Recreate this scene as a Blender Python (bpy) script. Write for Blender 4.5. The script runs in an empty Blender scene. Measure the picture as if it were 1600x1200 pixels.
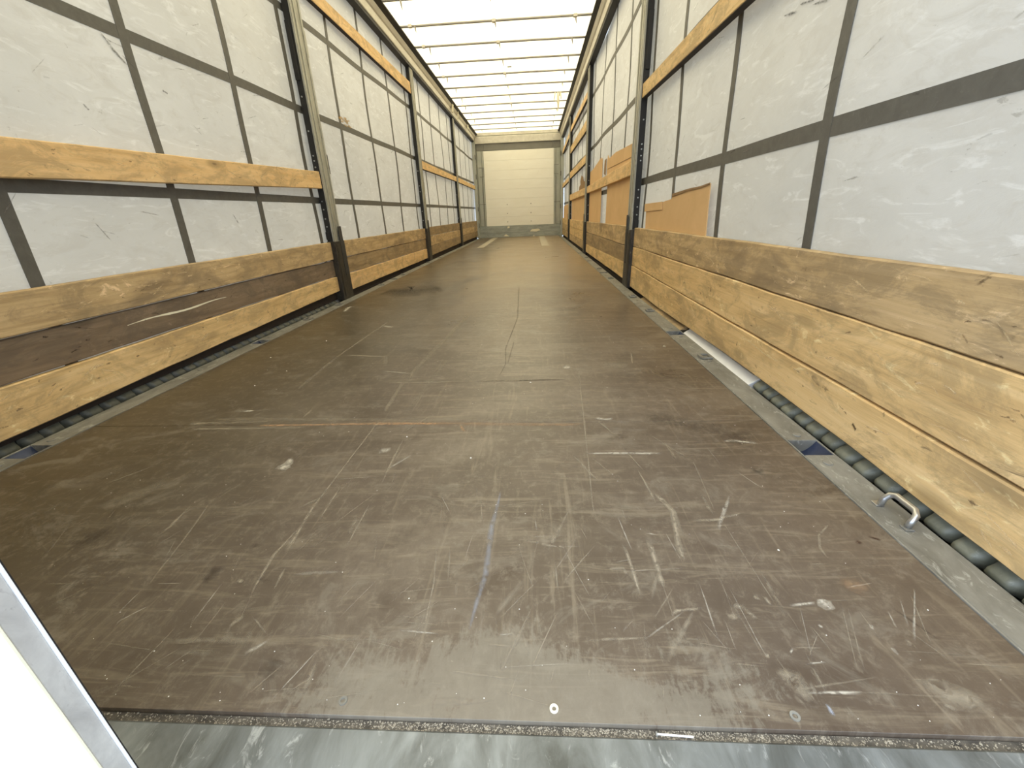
import bpy, bmesh, math, random
from mathutils import Matrix, Vector
random.seed(7)
S = bpy.context.scene
COL = S.collection

# ------------------------------------------------------------------ camera
def cam_matrix(loc, pitch, yaw, roll):
    cy, sy, cp, sp, cr, sr = math.cos(yaw), math.sin(yaw), math.cos(pitch), math.sin(pitch), math.cos(roll), math.sin(roll)
    A = Matrix(((cy, sy, 0), (-sy, cy, 0), (0, 0, 1)))
    B = Matrix(((1, 0, 0), (0, -sp, -cp), (0, cp, -sp)))
    Cm = Matrix(((cr, sr, 0), (-sr, cr, 0), (0, 0, 1)))
    R = Cm @ B @ A
    M = Matrix((R[0], -R[1], -R[2])).transposed().to_4x4()
    M.translation = loc
    return M
cd = bpy.data.cameras.new('camera')
cam = bpy.data.objects.new('camera', cd); COL.objects.link(cam)
cd.sensor_width = 36.0; cd.lens = 645.2 * 36 / 1600; cd.clip_start = 0.01
cam.matrix_world = cam_matrix(Vector((0.4196, 0.0, 0.6428)), 0.3902, 0.06298, 0.03869)
S.camera = cam

# ------------------------------------------------------------------ world, exposure
w = bpy.data.worlds.new('overcast_sky'); S.world = w; w.use_nodes = True
nt = w.node_tree; nt.nodes.clear()
wo = nt.nodes.new('ShaderNodeOutputWorld'); bg = nt.nodes.new('ShaderNodeBackground')
tc = nt.nodes.new('ShaderNodeTexCoord'); sx = nt.nodes.new('ShaderNodeSeparateXYZ')
rp = nt.nodes.new('ShaderNodeValToRGB')
rp.color_ramp.elements[0].position = 0.0; rp.color_ramp.elements[0].color = (0.60, 0.755, 1.0, 1)
rp.color_ramp.elements[1].position = 1.0; rp.color_ramp.elements[1].color = (0.92, 0.97, 1.0, 1)
nt.links.new(tc.outputs['Generated'], sx.inputs[0]); nt.links.new(sx.outputs['Z'], rp.inputs[0])
nt.links.new(rp.outputs[0], bg.inputs[0]); nt.links.new(bg.outputs[0], wo.inputs[0])
bg.inputs[1].default_value = 4.2
S.view_settings.view_transform = 'Standard'; S.view_settings.look = 'None'
S.view_settings.gamma = 1.0; S.view_settings.use_curve_mapping = False
S.view_settings.exposure = -0.04

# ------------------------------------------------------------------ materials
def srgb(r, g, b):
    f = lambda c: (c/255/12.92) if c/255 <= 0.04045 else ((c/255+0.055)/1.055)**2.4
    return (f(r), f(g), f(b), 1.0)
class NT:
    def __init__(s, name):
        s.m = bpy.data.materials.new(name); s.m.use_nodes = True
        s.t = s.m.node_tree; s.t.nodes.clear()
        s.out = s.n('ShaderNodeOutputMaterial')
    def n(s, typ, **kw):
        nd = s.t.nodes.new(typ)
        for k, v in kw.items(): setattr(nd, k, v)
        return nd
    def l(s, a, b): s.t.links.new(a, b)
    def coords(s, scale=(1, 1, 1), rnd=True, which='Object'):
        tc = s.n('ShaderNodeTexCoord'); v = tc.outputs[which]
        if rnd:
            oi = s.n('ShaderNodeObjectInfo'); mm = s.n('ShaderNodeMath', operation='MULTIPLY'); mm.inputs[1].default_value = 37.0
            s.l(oi.outputs['Random'], mm.inputs[0])
            va = s.n('ShaderNodeVectorMath', operation='ADD'); s.l(v, va.inputs[0]); s.l(mm.outputs[0], va.inputs[1]); v = va.outputs[0]
        mp = s.n('ShaderNodeMapping'); mp.inputs['Scale'].default_value = scale; s.l(v, mp.inputs[0])
        return mp.outputs[0]
    def noise(s, vec, scale=1, detail=4, rough=0.55, dist=0):
        n = s.n('ShaderNodeTexNoise'); n.inputs['Scale'].default_value = scale; n.inputs['Detail'].default_value = detail
        n.inputs['Roughness'].default_value = rough; n.inputs['Distortion'].default_value = dist; s.l(vec, n.inputs['Vector'])
        return n.outputs['Fac']
    def ramp(s, fac, stops):
        r = s.n('ShaderNodeValToRGB'); e = r.color_ramp.elements
        while len(e) < len(stops): e.new(0.5)
        for i, (p, c) in enumerate(stops):
            e[i].position = p; e[i].color = c if len(c) == 4 else (*c, 1)
        s.l(fac, r.inputs[0]); return r.outputs[0]
    def step(s, fac, a, b):
        m = s.n('ShaderNodeMapRange'); m.interpolation_type = 'SMOOTHSTEP'
        m.inputs['From Min'].default_value = a; m.inputs['From Max'].default_value = b; s.l(fac, m.inputs['Value']); return m.outputs[0]
    def math(s, op, a, b=None):
        m = s.n('ShaderNodeMath', operation=op)
        for i, x in enumerate((a, b)):
            if x is None: continue
            if isinstance(x, (int, float)): m.inputs[i].default_value = x
            else: s.l(x, m.inputs[i])
        return m.outputs[0]
    def mix(s, fac, a, b, mode='MIX'):
        m = s.n('ShaderNodeMix', data_type='RGBA'); m.blend_type = mode
        for sk, x in (('Factor', fac), ('A', a), ('B', b)):
            i = [q for q in m.inputs if q.name == sk and (q.type == 'RGBA' or sk == 'Factor' and q.type == 'VALUE')][0]
            if isinstance(x, (int, float)): i.default_value = x
            elif isinstance(x, tuple): i.default_value = x if len(x) == 4 else (*x, 1)
            else: s.l(x, i)
        return [q for q in m.outputs if q.type == 'RGBA'][0]
    def bsdf(s, color, rough=0.6, metal=0.0, spec=0.5, bump=None, bstr=0.2, bdist=0.002):
        b = s.n('ShaderNodeBsdfPrincipled')
        for nm, x in (('Base Color', color), ('Roughness', rough), ('Metallic', metal), ('Specular IOR Level', spec)):
            if isinstance(x, (int, float)): b.inputs[nm].default_value = x
            elif isinstance(x, tuple): b.inputs[nm].default_value = x if len(x) == 4 else (*x, 1)
            else: s.l(x, b.inputs[nm])
        if bump is not None:
            bp = s.n('ShaderNodeBump'); bp.inputs['Strength'].default_value = bstr; bp.inputs['Distance'].default_value = bdist
            s.l(bump, bp.inputs['Height']); s.l(bp.outputs[0], b.inputs['Normal'])
        return b.outputs[0]
    def done(s, sh): s.l(sh, s.out.inputs['Surface']); return s.m

def wood(name, light, mid, dark, dirt=0.5, dirtc=(0.10, 0.07, 0.04), chips=0.5, rough=0.65, spots=0.6):
    t = NT(name)
    g = t.noise(t.coords((6, 1.6, 22)), 1, 8, 0.68, 0.9)
    col = t.ramp(g, [(0.30, dark), (0.50, mid), (0.72, light)])
    fine = t.noise(t.coords((20, 2.5, 120)), 1, 3, 0.6)
    col = t.mix(t.math('MULTIPLY', t.step(fine, 0.55, 0.8), 0.45), col, tuple(c*0.55 for c in dark[:3]))
    big = t.noise(t.coords((1.5, 1.6, 5.0)), 1, 5, 0.6, 0.8)
    col = t.mix(t.math('MULTIPLY', t.step(big, 0.50, 0.72), dirt), col, dirtc)
    # knots
    vo = t.n('ShaderNodeTexVoronoi'); vo.inputs['Scale'].default_value = 1.0
    vc = t.coords((1.0, 2.0, 5.5)); t.l(vc, vo.inputs['Vector'])
    kn = t.math('SUBTRACT', 1.0, t.step(vo.outputs['Distance'], 0.06, 0.16))
    col = t.mix(t.math('MULTIPLY', kn, 0.55), col, tuple(c*0.38 for c in mid[:3]))
    core = t.math('SUBTRACT', 1.0, t.step(vo.outputs['Distance'], 0.015, 0.05))
    col = t.mix(t.math('MULTIPLY', core, 0.5), col, (0.03, 0.015, 0.008))
    # scraped light chips
    ch = t.noise(t.coords((3, 7.5, 20)), 1, 8, 0.75, 1.4)
    col = t.mix(t.math('MULTIPLY', t.step(ch, 0.57, 0.67), chips), col, tuple(min(1, c*1.35+0.05) for c in light[:3]))
    dk = t.noise(t.coords((4, 9, 17)), 1.3, 5, 0.65, 1.0)
    col = t.mix(t.math('MULTIPLY', t.step(dk, 0.63, 0.72), spots), col, (0.10, 0.065, 0.035))
    gm = t.noise(t.coords((2, 4.2, 9)), 1, 9, 0.76, 0.7)
    col = t.mix(t.math('MULTIPLY', t.step(gm, 0.46, 0.60), 0.60), col, tuple(0.5*c+0.02 for c in mid[:3]))
    return t.done(t.bsdf(col, rough, 0, 0.3, fine, 0.35, 0.002))

M = {}
M['wood_yellow'] = wood('worn_yellow_pine', (0.82, 0.60, 0.32), (0.72, 0.50, 0.235), (0.52, 0.34, 0.15), 0.5, (0.27, 0.18, 0.095), 0.6, spots=0.75)
M['wood_worn'] = wood('stained_brown_pine', (0.68, 0.50, 0.285), (0.54, 0.385, 0.20), (0.36, 0.245, 0.12), 0.75, (0.20, 0.145, 0.088), 0.7, spots=0.8)
M['wood_dark'] = wood('dark_brown_ply', (0.29, 0.215, 0.145), (0.225, 0.163, 0.106), (0.16, 0.113, 0.072), 0.5, (0.10, 0.075, 0.05), 0.35, 0.55)
M['wood_grey'] = wood('grey_stained_pine', (0.48, 0.35, 0.20), (0.36, 0.255, 0.135), (0.24, 0.165, 0.085), 0.7, (0.15, 0.11, 0.068), 0.6, spots=0.85)
M['wood_pale'] = wood('clean_orange_pine', (0.86, 0.62, 0.33), (0.78, 0.53, 0.255), (0.66, 0.42, 0.18), 0.12, (0.35, 0.23, 0.11), 0.25)

def phenolic(name):
    t = NT(name); tc = t.n('ShaderNodeTexCoord'); v = tc.outputs['Object']
    def mp(sc, rot=0):
        m = t.n('ShaderNodeMapping'); m.inputs['Scale'].default_value = sc; m.inputs['Rotation'].default_value = (0, 0, rot); t.l(v, m.inputs[0]); return m.outputs[0]
    a = t.noise(mp((2.2, 2.2, 1)), 1, 6, 0.6, 0.6)
    col = t.ramp(a, [(0.28, (0.080, 0.060, 0.044)), (0.5, (0.113, 0.087, 0.065)), (0.72, (0.145, 0.114, 0.087))])
    gr = t.noise(mp((1.3, 3.0, 1), 0.3), 1, 5, 0.6, 0.8)
    col = t.mix(t.math('MULTIPLY', t.step(gr, 0.48, 0.66), 0.55), col, (0.20, 0.165, 0.125))
    # dragged scuffs, across and along
    for sc, rot, lo, hi, f in (((4, 34, 1), 0.0, 0.52, 0.68, 0.55), ((26, 2.2, 1), 0.0, 0.57, 0.72, 0.5), ((30, 3, 1), 0.35, 0.60, 0.72, 0.5), ((24, 2.4, 1), -0.5, 0.62, 0.74, 0.45), ((7, 60, 1), 0.05, 0.6, 0.7, 0.4)):
        s_ = t.noise(mp(sc, rot), 1, 6, 0.65, 0.9)
        col = t.mix(t.math('MULTIPLY', t.step(s_, lo, hi), f), col, (0.24, 0.20, 0.145))
    dk = t.noise(mp((3.4, 5, 1), 0.6), 1, 5, 0.6, 1.0)
    col = t.mix(t.math('MULTIPLY', t.step(dk, 0.56, 0.72), 0.6), col, (0.062, 0.043, 0.030))
    spd = t.n('ShaderNodeSeparateXYZ'); t.l(v, spd.inputs[0])
    du = t.noise(mp((0.9, 0.5, 1), 0.2), 1, 6, 0.65, 0.8)
    dy = t.math('MULTIPLY', t.step(spd.outputs['Y'], 1.0, 6.5), t.step(t.math('ADD', du, t.math('MULTIPLY', t.step(spd.outputs['Y'], 1.5, 8.0), 0.35)), 0.38, 0.72))
    col = t.mix(t.math('MULTIPLY', dy, 0.62), col, (0.41, 0.295, 0.16))  # tan dust towards the front, also painting in the brighter far light
    # olive tint on the left, with the closed door's shade painted in
    gx = t.math('SUBTRACT', 1.0, t.step(t.math('ADD', spd.outputs['X'], t.math('MULTIPLY', du, 0.8)), -0.35, 0.45))
    col = t.mix(t.math('MULTIPLY', gx, 0.72), col, (0.066, 0.051, 0.026))
    ft = t.noise(mp((34, 26, 1), 0.1), 1, 10, 0.8, 0.4)
    col = t.mix(t.math('MULTIPLY', t.step(ft, 0.50, 0.66), 0.40), col, (0.25, 0.215, 0.165))
    col = t.mix(t.math('MULTIPLY', t.step(ft, 0.50, 0.34), 0.35), col, (0.075, 0.056, 0.04))
    fb = t.noise(mp((5.5, 8, 1), 0.5), 1, 9, 0.75, 1.2)
    col = t.mix(t.math('MULTIPLY', t.step(fb, 0.52, 0.64), 0.38), col, (0.225, 0.20, 0.16))
    # film worn through by fork trucks next to the rear edge
    sp = t.n('ShaderNodeSeparateXYZ'); t.l(v, sp.inputs[0])
    my = t.math('SUBTRACT', 1.0, t.step(sp.outputs['Y'], 0.36, 0.60))
    dx = t.math('ABSOLUTE', t.math('SUBTRACT', sp.outputs['X'], 0.40))
    mx = t.math('SUBTRACT', 1.0, t.step(dx, 0.12, 0.62))
    msk = t.math('MULTIPLY', my, mx)
    wn = t.math('ADD', t.math('MULTIPLY', t.noise(mp((5, 7, 1), 0.15), 1, 9, 0.74, 0.8), 0.55), t.math('MULTIPLY', t.noise(mp((75, 22, 1), 0.12), 1, 8, 0.75, 0.6), 0.45))
    wv = t.step(t.math('ADD', t.math('MULTIPLY', msk, 0.22), wn), 0.60, 0.68)
    col = t.mix(t.math('MULTIPLY', t.math('MULTIPLY', wv, t.math('ADD', 0.35, ft)), 0.66), col, (0.215, 0.195, 0.155))
    fl = t.noise(mp((90, 90, 1)), 1, 3, 0.6)
    col = t.mix(t.math('MULTIPLY', t.step(fl, 0.70, 0.78), 0.4), col, (0.42, 0.37, 0.30))
    ro = t.ramp(a, [(0.3, (0.27,)*3), (0.7, (0.40,)*3)])
    return t.done(t.bsdf(col, ro, 0, 0.36, t.math('ADD', gr, wn), 0.2, 0.002))
M['deck'] = phenolic('brown_phenolic_deck')

def curtain_mat():
    t = NT('white_tarpaulin')
    v = t.coords((1, 1, 1), False)
    base = t.noise(t.coords((1, 1.1, 1.8), False), 1, 5, 0.6, 0.4)
    col = t.ramp(base, [(0.3, (0.47, 0.465, 0.45)), (0.55, (0.56, 0.558, 0.55)), (0.75, (0.63, 0.634, 0.634))])
    sm = t.noise(t.coords((1, 5.0, 13), False), 1, 7, 0.68, 1.5)
    col = t.mix(t.math('MULTIPLY', t.step(sm, 0.50, 0.66), 0.42), col, (0.42, 0.395, 0.36))
    bl = t.noise(t.coords((1, 2.6, 4.5), False), 1.2, 8, 0.72, 0.8)
    col = t.mix(t.math('MULTIPLY', t.step(bl, 0.48, 0.66), 0.40), col, (0.45, 0.43, 0.40))
    wh = t.noise(t.coords((1, 4.0, 16), False), 1.3, 6, 0.66, 1.2)
    col = t.mix(t.math('MULTIPLY', t.step(wh, 0.54, 0.68), 0.5), col, (0.76, 0.77, 0.78))
    dk = t.noise(t.coords((1, 14, 26), False), 1, 5, 0.7, 1.3)
    col = t.mix(t.math('MULTIPLY', t.step(dk, 0.65, 0.73), 0.65), col, (0.20, 0.18, 0.16))
    d = t.bsdf(col, 0.42, 0, 0.35, t.math('ADD', base, t.math('MULTIPLY', sm, 0.3)), 0.35, 0.012)
    tr = t.n('ShaderNodeBsdfTranslucent'); tr.inputs[0].default_value = (0.80, 0.70, 0.52, 1)
    mx = t.n('ShaderNodeMixShader'); mx.inputs[0].default_value = 0.13
    t.l(d, mx.inputs[1]); t.l(tr.outputs[0], mx.inputs[2]); return t.done(mx.outputs[0])
M['curtain'] = curtain_mat()
def roof_mat():
    t = NT('translucent_roof_tarpaulin')
    d = t.n('ShaderNodeBsdfDiffuse'); d.inputs[0].default_value = (0.82, 0.79, 0.72, 1)
    tr = t.n('ShaderNodeBsdfTranslucent'); tr.inputs[0].default_value = (1.0, 0.80, 0.47, 1)
    mx = t.n('ShaderNodeMixShader'); mx.inputs[0].default_value = 0.68
    t.l(d.outputs[0], mx.inputs[1]); t.l(tr.outputs[0], mx.inputs[2]); return t.done(mx.outputs[0])
M['roof'] = roof_mat()

def mottled(name, c1, c2, c3=None, rough=0.5, metal=0.0, sc=(9, 9, 9), lo=0.58, hi=0.7, f=0.6, rnd=True, spec=0.5, bstr=0.2):
    t = NT(name)
    a = t.noise(t.coords(sc, rnd), 1, 6, 0.62, 0.5)
    col = t.ramp(a, [(0.3, c1), (0.7, c2)])
    if c3:
        b = t.noise(t.coords(tuple(x*2.3 for x in sc), rnd), 1.1, 7, 0.7, 1.3)
        col = t.mix(t.math('MULTIPLY', t.step(b, lo, hi), f), col, c3)
    return t.done(t.bsdf(col, rough, metal, spec, a, bstr, 0.002))
M['webbing'] = mottled('grey_webbing', (0.095, 0.09, 0.078), (0.125, 0.12, 0.105), (0.17, 0.165, 0.145), 0.6, 0, (3, 30, 30))
M['rail'] = mottled('dirty_galvanised_rail', (0.15, 0.145, 0.125), (0.29, 0.285, 0.255), (0.47, 0.47, 0.43), 0.5, 0.12, (16, 7, 14), 0.55, 0.66, 0.6)
M['sill'] = mottled('scratched_galvanised_sill', (0.09, 0.095, 0.09), (0.27, 0.295, 0.305), (0.52, 0.55, 0.56), 0.42, 0.5, (17, 6, 9), 0.56, 0.70, 0.6)
M['galv'] = mottled('weathered_galvanised_post', (0.27, 0.265, 0.22), (0.48, 0.465, 0.39), (0.10, 0.09, 0.07), 0.5, 0.2, (30, 30, 6), 0.56, 0.68, 0.7)
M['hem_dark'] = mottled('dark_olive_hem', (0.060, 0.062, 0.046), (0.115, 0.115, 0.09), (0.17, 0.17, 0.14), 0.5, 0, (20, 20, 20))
M['boot'] = mottled('blackened_steel', (0.014, 0.012, 0.010), (0.055, 0.048, 0.037), (0.22, 0.20, 0.16), 0.5, 0.2, (34, 34, 9), 0.58, 0.70, 0.5)
M['black'] = mottled('black_rubber', (0.008, 0.007, 0.007), (0.016, 0.015, 0.014), None, 0.6)
M['dark'] = mottled('dark_recess_steel', (0.02, 0.019, 0.018), (0.05, 0.045, 0.04), None, 0.7)
M['alu'] = mottled('beige_aluminium_rail', (0.50, 0.47, 0.40), (0.64, 0.61, 0.53), (0.36, 0.33, 0.27), 0.45, 0.25, (8, 3, 8), 0.6, 0.72, 0.5)
M['bow'] = mottled('grey_steel_bow', (0.30, 0.28, 0.25), (0.40, 0.38, 0.34), None, 0.5, 0.3)
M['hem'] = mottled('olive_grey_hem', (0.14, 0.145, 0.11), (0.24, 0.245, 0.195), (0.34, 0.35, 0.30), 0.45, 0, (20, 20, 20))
M['front_panel'] = mottled('cream_panel', (0.86, 0.83, 0.73), (0.90, 0.88, 0.79), (0.76, 0.72, 0.62), 0.5, 0, (2, 2, 5), 0.6, 0.7, 0.45)
M['front_frame'] = mottled('greenish_grey_frame', (0.36, 0.37, 0.32), (0.46, 0.46, 0.40), (0.28, 0.28, 0.24), 0.5, 0.1, (5, 5, 3))
M['front_band'] = mottled('dark_grey_band', (0.17, 0.165, 0.14), (0.21, 0.20, 0.175), None, 0.6, 0, (4, 4, 4))
M['kick'] = mottled('scuffed_zinc_kick_plate', (0.26, 0.28, 0.25), (0.42, 0.44, 0.40), (0.60, 0.61, 0.56), 0.5, 0.2, (4, 4, 12), 0.62, 0.72, 0.6)
M['card'] = mottled('brown_cardboard', (0.62, 0.40, 0.19), (0.70, 0.46, 0.23), (0.54, 0.33, 0.15), 0.8, 0, (3, 4, 4), 0.6, 0.72, 0.4)
M['card_edge'] = mottled('torn_cardboard_edge', (0.20, 0.12, 0.05), (0.34, 0.21, 0.10), None, 0.9, 0, (20, 20, 20))
M['door_white'] = mottled('white_door_skin', (0.80, 0.80, 0.77), (0.84, 0.84, 0.81), None, 0.4, 0, (3, 3, 3), bstr=0.02)
M['door_edge'] = mottled('dull_aluminium_edge', (0.42, 0.40, 0.37), (0.62, 0.60, 0.55), (0.30, 0.27, 0.25), 0.4, 0.25, (30, 30, 22), 0.58, 0.72, 0.6)
M['white'] = mottled('white_plastic', (0.78, 0.78, 0.78), (0.86, 0.86, 0.86), None, 0.4, 0, bstr=0.02)
M['cream'] = mottled('cream_strap', (0.75, 0.70, 0.52), (0.82, 0.77, 0.60), None, 0.7)
M['steel'] = mottled('bright_worn_steel', (0.38, 0.38, 0.37), (0.58, 0.57, 0.55), (0.22, 0.15, 0.10), 0.3, 0.8, (40, 40, 40), 0.62, 0.72, 0.6)
M['blue'] = mottled('blue_painted_pocket', (0.014, 0.022, 0.055), (0.035, 0.048, 0.10), (0.22, 0.24, 0.27), 0.4, 0.2, (16, 16, 16), 0.66, 0.76, 0.4)
M['debris'] = mottled('pale_wood_crumbs', (0.16, 0.135, 0.10), (0.46, 0.41, 0.32), None, 0.9, 0, (160, 160, 160))
M['speck'] = mottled('white_crumbs', (0.75, 0.73, 0.68), (0.85, 0.83, 0.78), None, 0.8)
M['joint'] = mottled('packed_dirt', (0.035, 0.030, 0.024), (0.15, 0.13, 0.10), None, 0.9, 0, (60, 60, 60))
M['gap'] = mottled('dark_brown_gap_shade', (0.020, 0.012, 0.008), (0.035, 0.023, 0.015), None, 0.8)  # shade colour for the plank gaps and batten undersides
M['ground'] = mottled('grey_asphalt_yard', (0.20, 0.20, 0.20), (0.27, 0.27, 0.265), None, 0.9, 0, (2, 2, 2))
M['plate'] = mottled('pale_floor_plate', (0.38, 0.33, 0.24), (0.46, 0.41, 0.31), None, 0.5, 0, (5, 5, 5))
def mark_mat():
    t = NT('scuff_marks_and_band')
    at = t.n('ShaderNodeAttribute'); at.attribute_name = 'mark'
    ns = t.noise(t.coords((60, 60, 60), False), 1, 5, 0.7, 0.5)
    al = t.math('MULTIPLY', at.outputs['Alpha'], t.step(ns, 0.30, 0.56))
    d = t.bsdf(at.outputs['Color'], 0.7, 0, 0.3)
    tr = t.n('ShaderNodeBsdfTransparent'); mx = t.n('ShaderNodeMixShader')
    t.l(al, mx.inputs[0]); t.l(tr.outputs[0], mx.inputs[1]); t.l(d, mx.inputs[2]); return t.done(mx.outputs[0])
M['mark'] = mark_mat()

# ------------------------------------------------------------------ mesh helpers
def link(name, me, parent=None):
    o = bpy.data.objects.new(name, me); COL.objects.link(o)
    if parent is not None: o.parent = parent
    return o
def empty(name, loc):
    o = bpy.data.objects.new(name, None); COL.objects.link(o); o.location = loc; o.empty_display_size = 0.1; return o
def tag(o, label=None, cat=None, group=None, kind=None):
    for k, v in (('label', label), ('category', cat), ('group', group), ('kind', kind)):
        if v: o[k] = v
    return o
def wpos(o):
    p = Vector((0, 0, 0))
    while o is not None: p += o.location; o = o.parent
    return p
class MB:
    """collects shapes into ONE mesh; coordinates are world, build() re-bases them on an origin"""
    def __init__(s): s.v = []; s.f = []
    def box(s, x0, x1, y0, y1, z0, z1):
        x0, x1 = sorted((x0, x1)); n = len(s.v)
        s.v += [(x, y, z) for z in (z0, z1) for y in (y0, y1) for x in (x0, x1)]
        s.f += [tuple(n+i for i in q) for q in ((0, 2, 3, 1), (4, 5, 7, 6), (0, 1, 5, 4), (2, 6, 7, 3), (0, 4, 6, 2), (1, 3, 7, 5))]
        return s
    def prism_y(s, prof, y0, y1):      # closed profile of (x,z) extruded along Y
        n = len(s.v); k = len(prof)
        s.v += [(x, y0, z) for x, z in prof] + [(x, y1, z) for x, z in prof]
        s.f += [(n+i, n+(i+1) % k, n+k+(i+1) % k, n+k+i) for i in range(k)]
        s.f += [tuple(n+i for i in reversed(range(k))), tuple(n+k+i for i in range(k))]
        return s
    def tube(s, pts, r, k=8):
        n = len(s.v); P = [Vector(p) for p in pts]
        for i, p in enumerate(P):
            d = (P[min(i+1, len(P)-1)] - P[max(i-1, 0)]).normalized()
            a = d.cross(Vector((0, 0, 1)));
            if a.length < 1e-3: a = d.cross(Vector((0, 1, 0)))
            a.normalize(); b = d.cross(a)
            rr = r[i] if isinstance(r, (list, tuple)) else r
            s.v += [tuple(p + a*math.cos(2*math.pi*j/k)*rr + b*math.sin(2*math.pi*j/k)*rr) for j in range(k)]
        for i in range(len(P)-1):
            s.f += [(n+i*k+j, n+i*k+(j+1) % k, n+(i+1)*k+(j+1) % k, n+(i+1)*k+j) for j in range(k)]
        s.f += [tuple(n+j for j in reversed(range(k))), tuple(n+(len(P)-1)*k+j for j in range(k))]
        return s
    def disc(s, c, r, h, k=14, r2=None):  # short upright cylinder
        s.tube([(c[0], c[1], c[2]), (c[0], c[1], c[2]+h*0.7), (c[0], c[1], c[2]+h)], [r, r, (r2 or r*0.8)], k); return s
    def poly_x(s, pts, x0, x1):        # polygon of (y,z) extruded along X
        n = len(s.v); k = len(pts)
        s.v += [(x0, y, z) for y, z in pts] + [(x1, y, z) for y, z in pts]
        s.f += [(n+i, n+(i+1) % k, n+k+(i+1) % k, n+k+i) for i in range(k)]
        s.f += [tuple(n+i for i in reversed(range(k))), tuple(n+k+i for i in range(k))]
        return s
    def build(s, name, mat, parent=None, org=None, bevel=0, smooth=False):
        base = wpos(parent)
        o0 = Vector(org) if org is not None else base
        me = bpy.data.meshes.new(name); me.from_pydata([tuple(Vector(p)-o0) for p in s.v], [], s.f); me.update()
        bm = bmesh.new(); bm.from_mesh(me); bmesh.ops.recalc_face_normals(bm, faces=bm.faces)
        if bevel: bmesh.ops.bevel(bm, geom=list(bm.edges), offset=bevel, segments=1, affect='EDGES', profile=0.5)
        bm.to_mesh(me); bm.free()
        if smooth:
            for p in me.polygons: p.use_smooth = True
        me.materials.append(mat)
        o = link(name, me, parent); o.location = o0 - base
        return o
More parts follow.
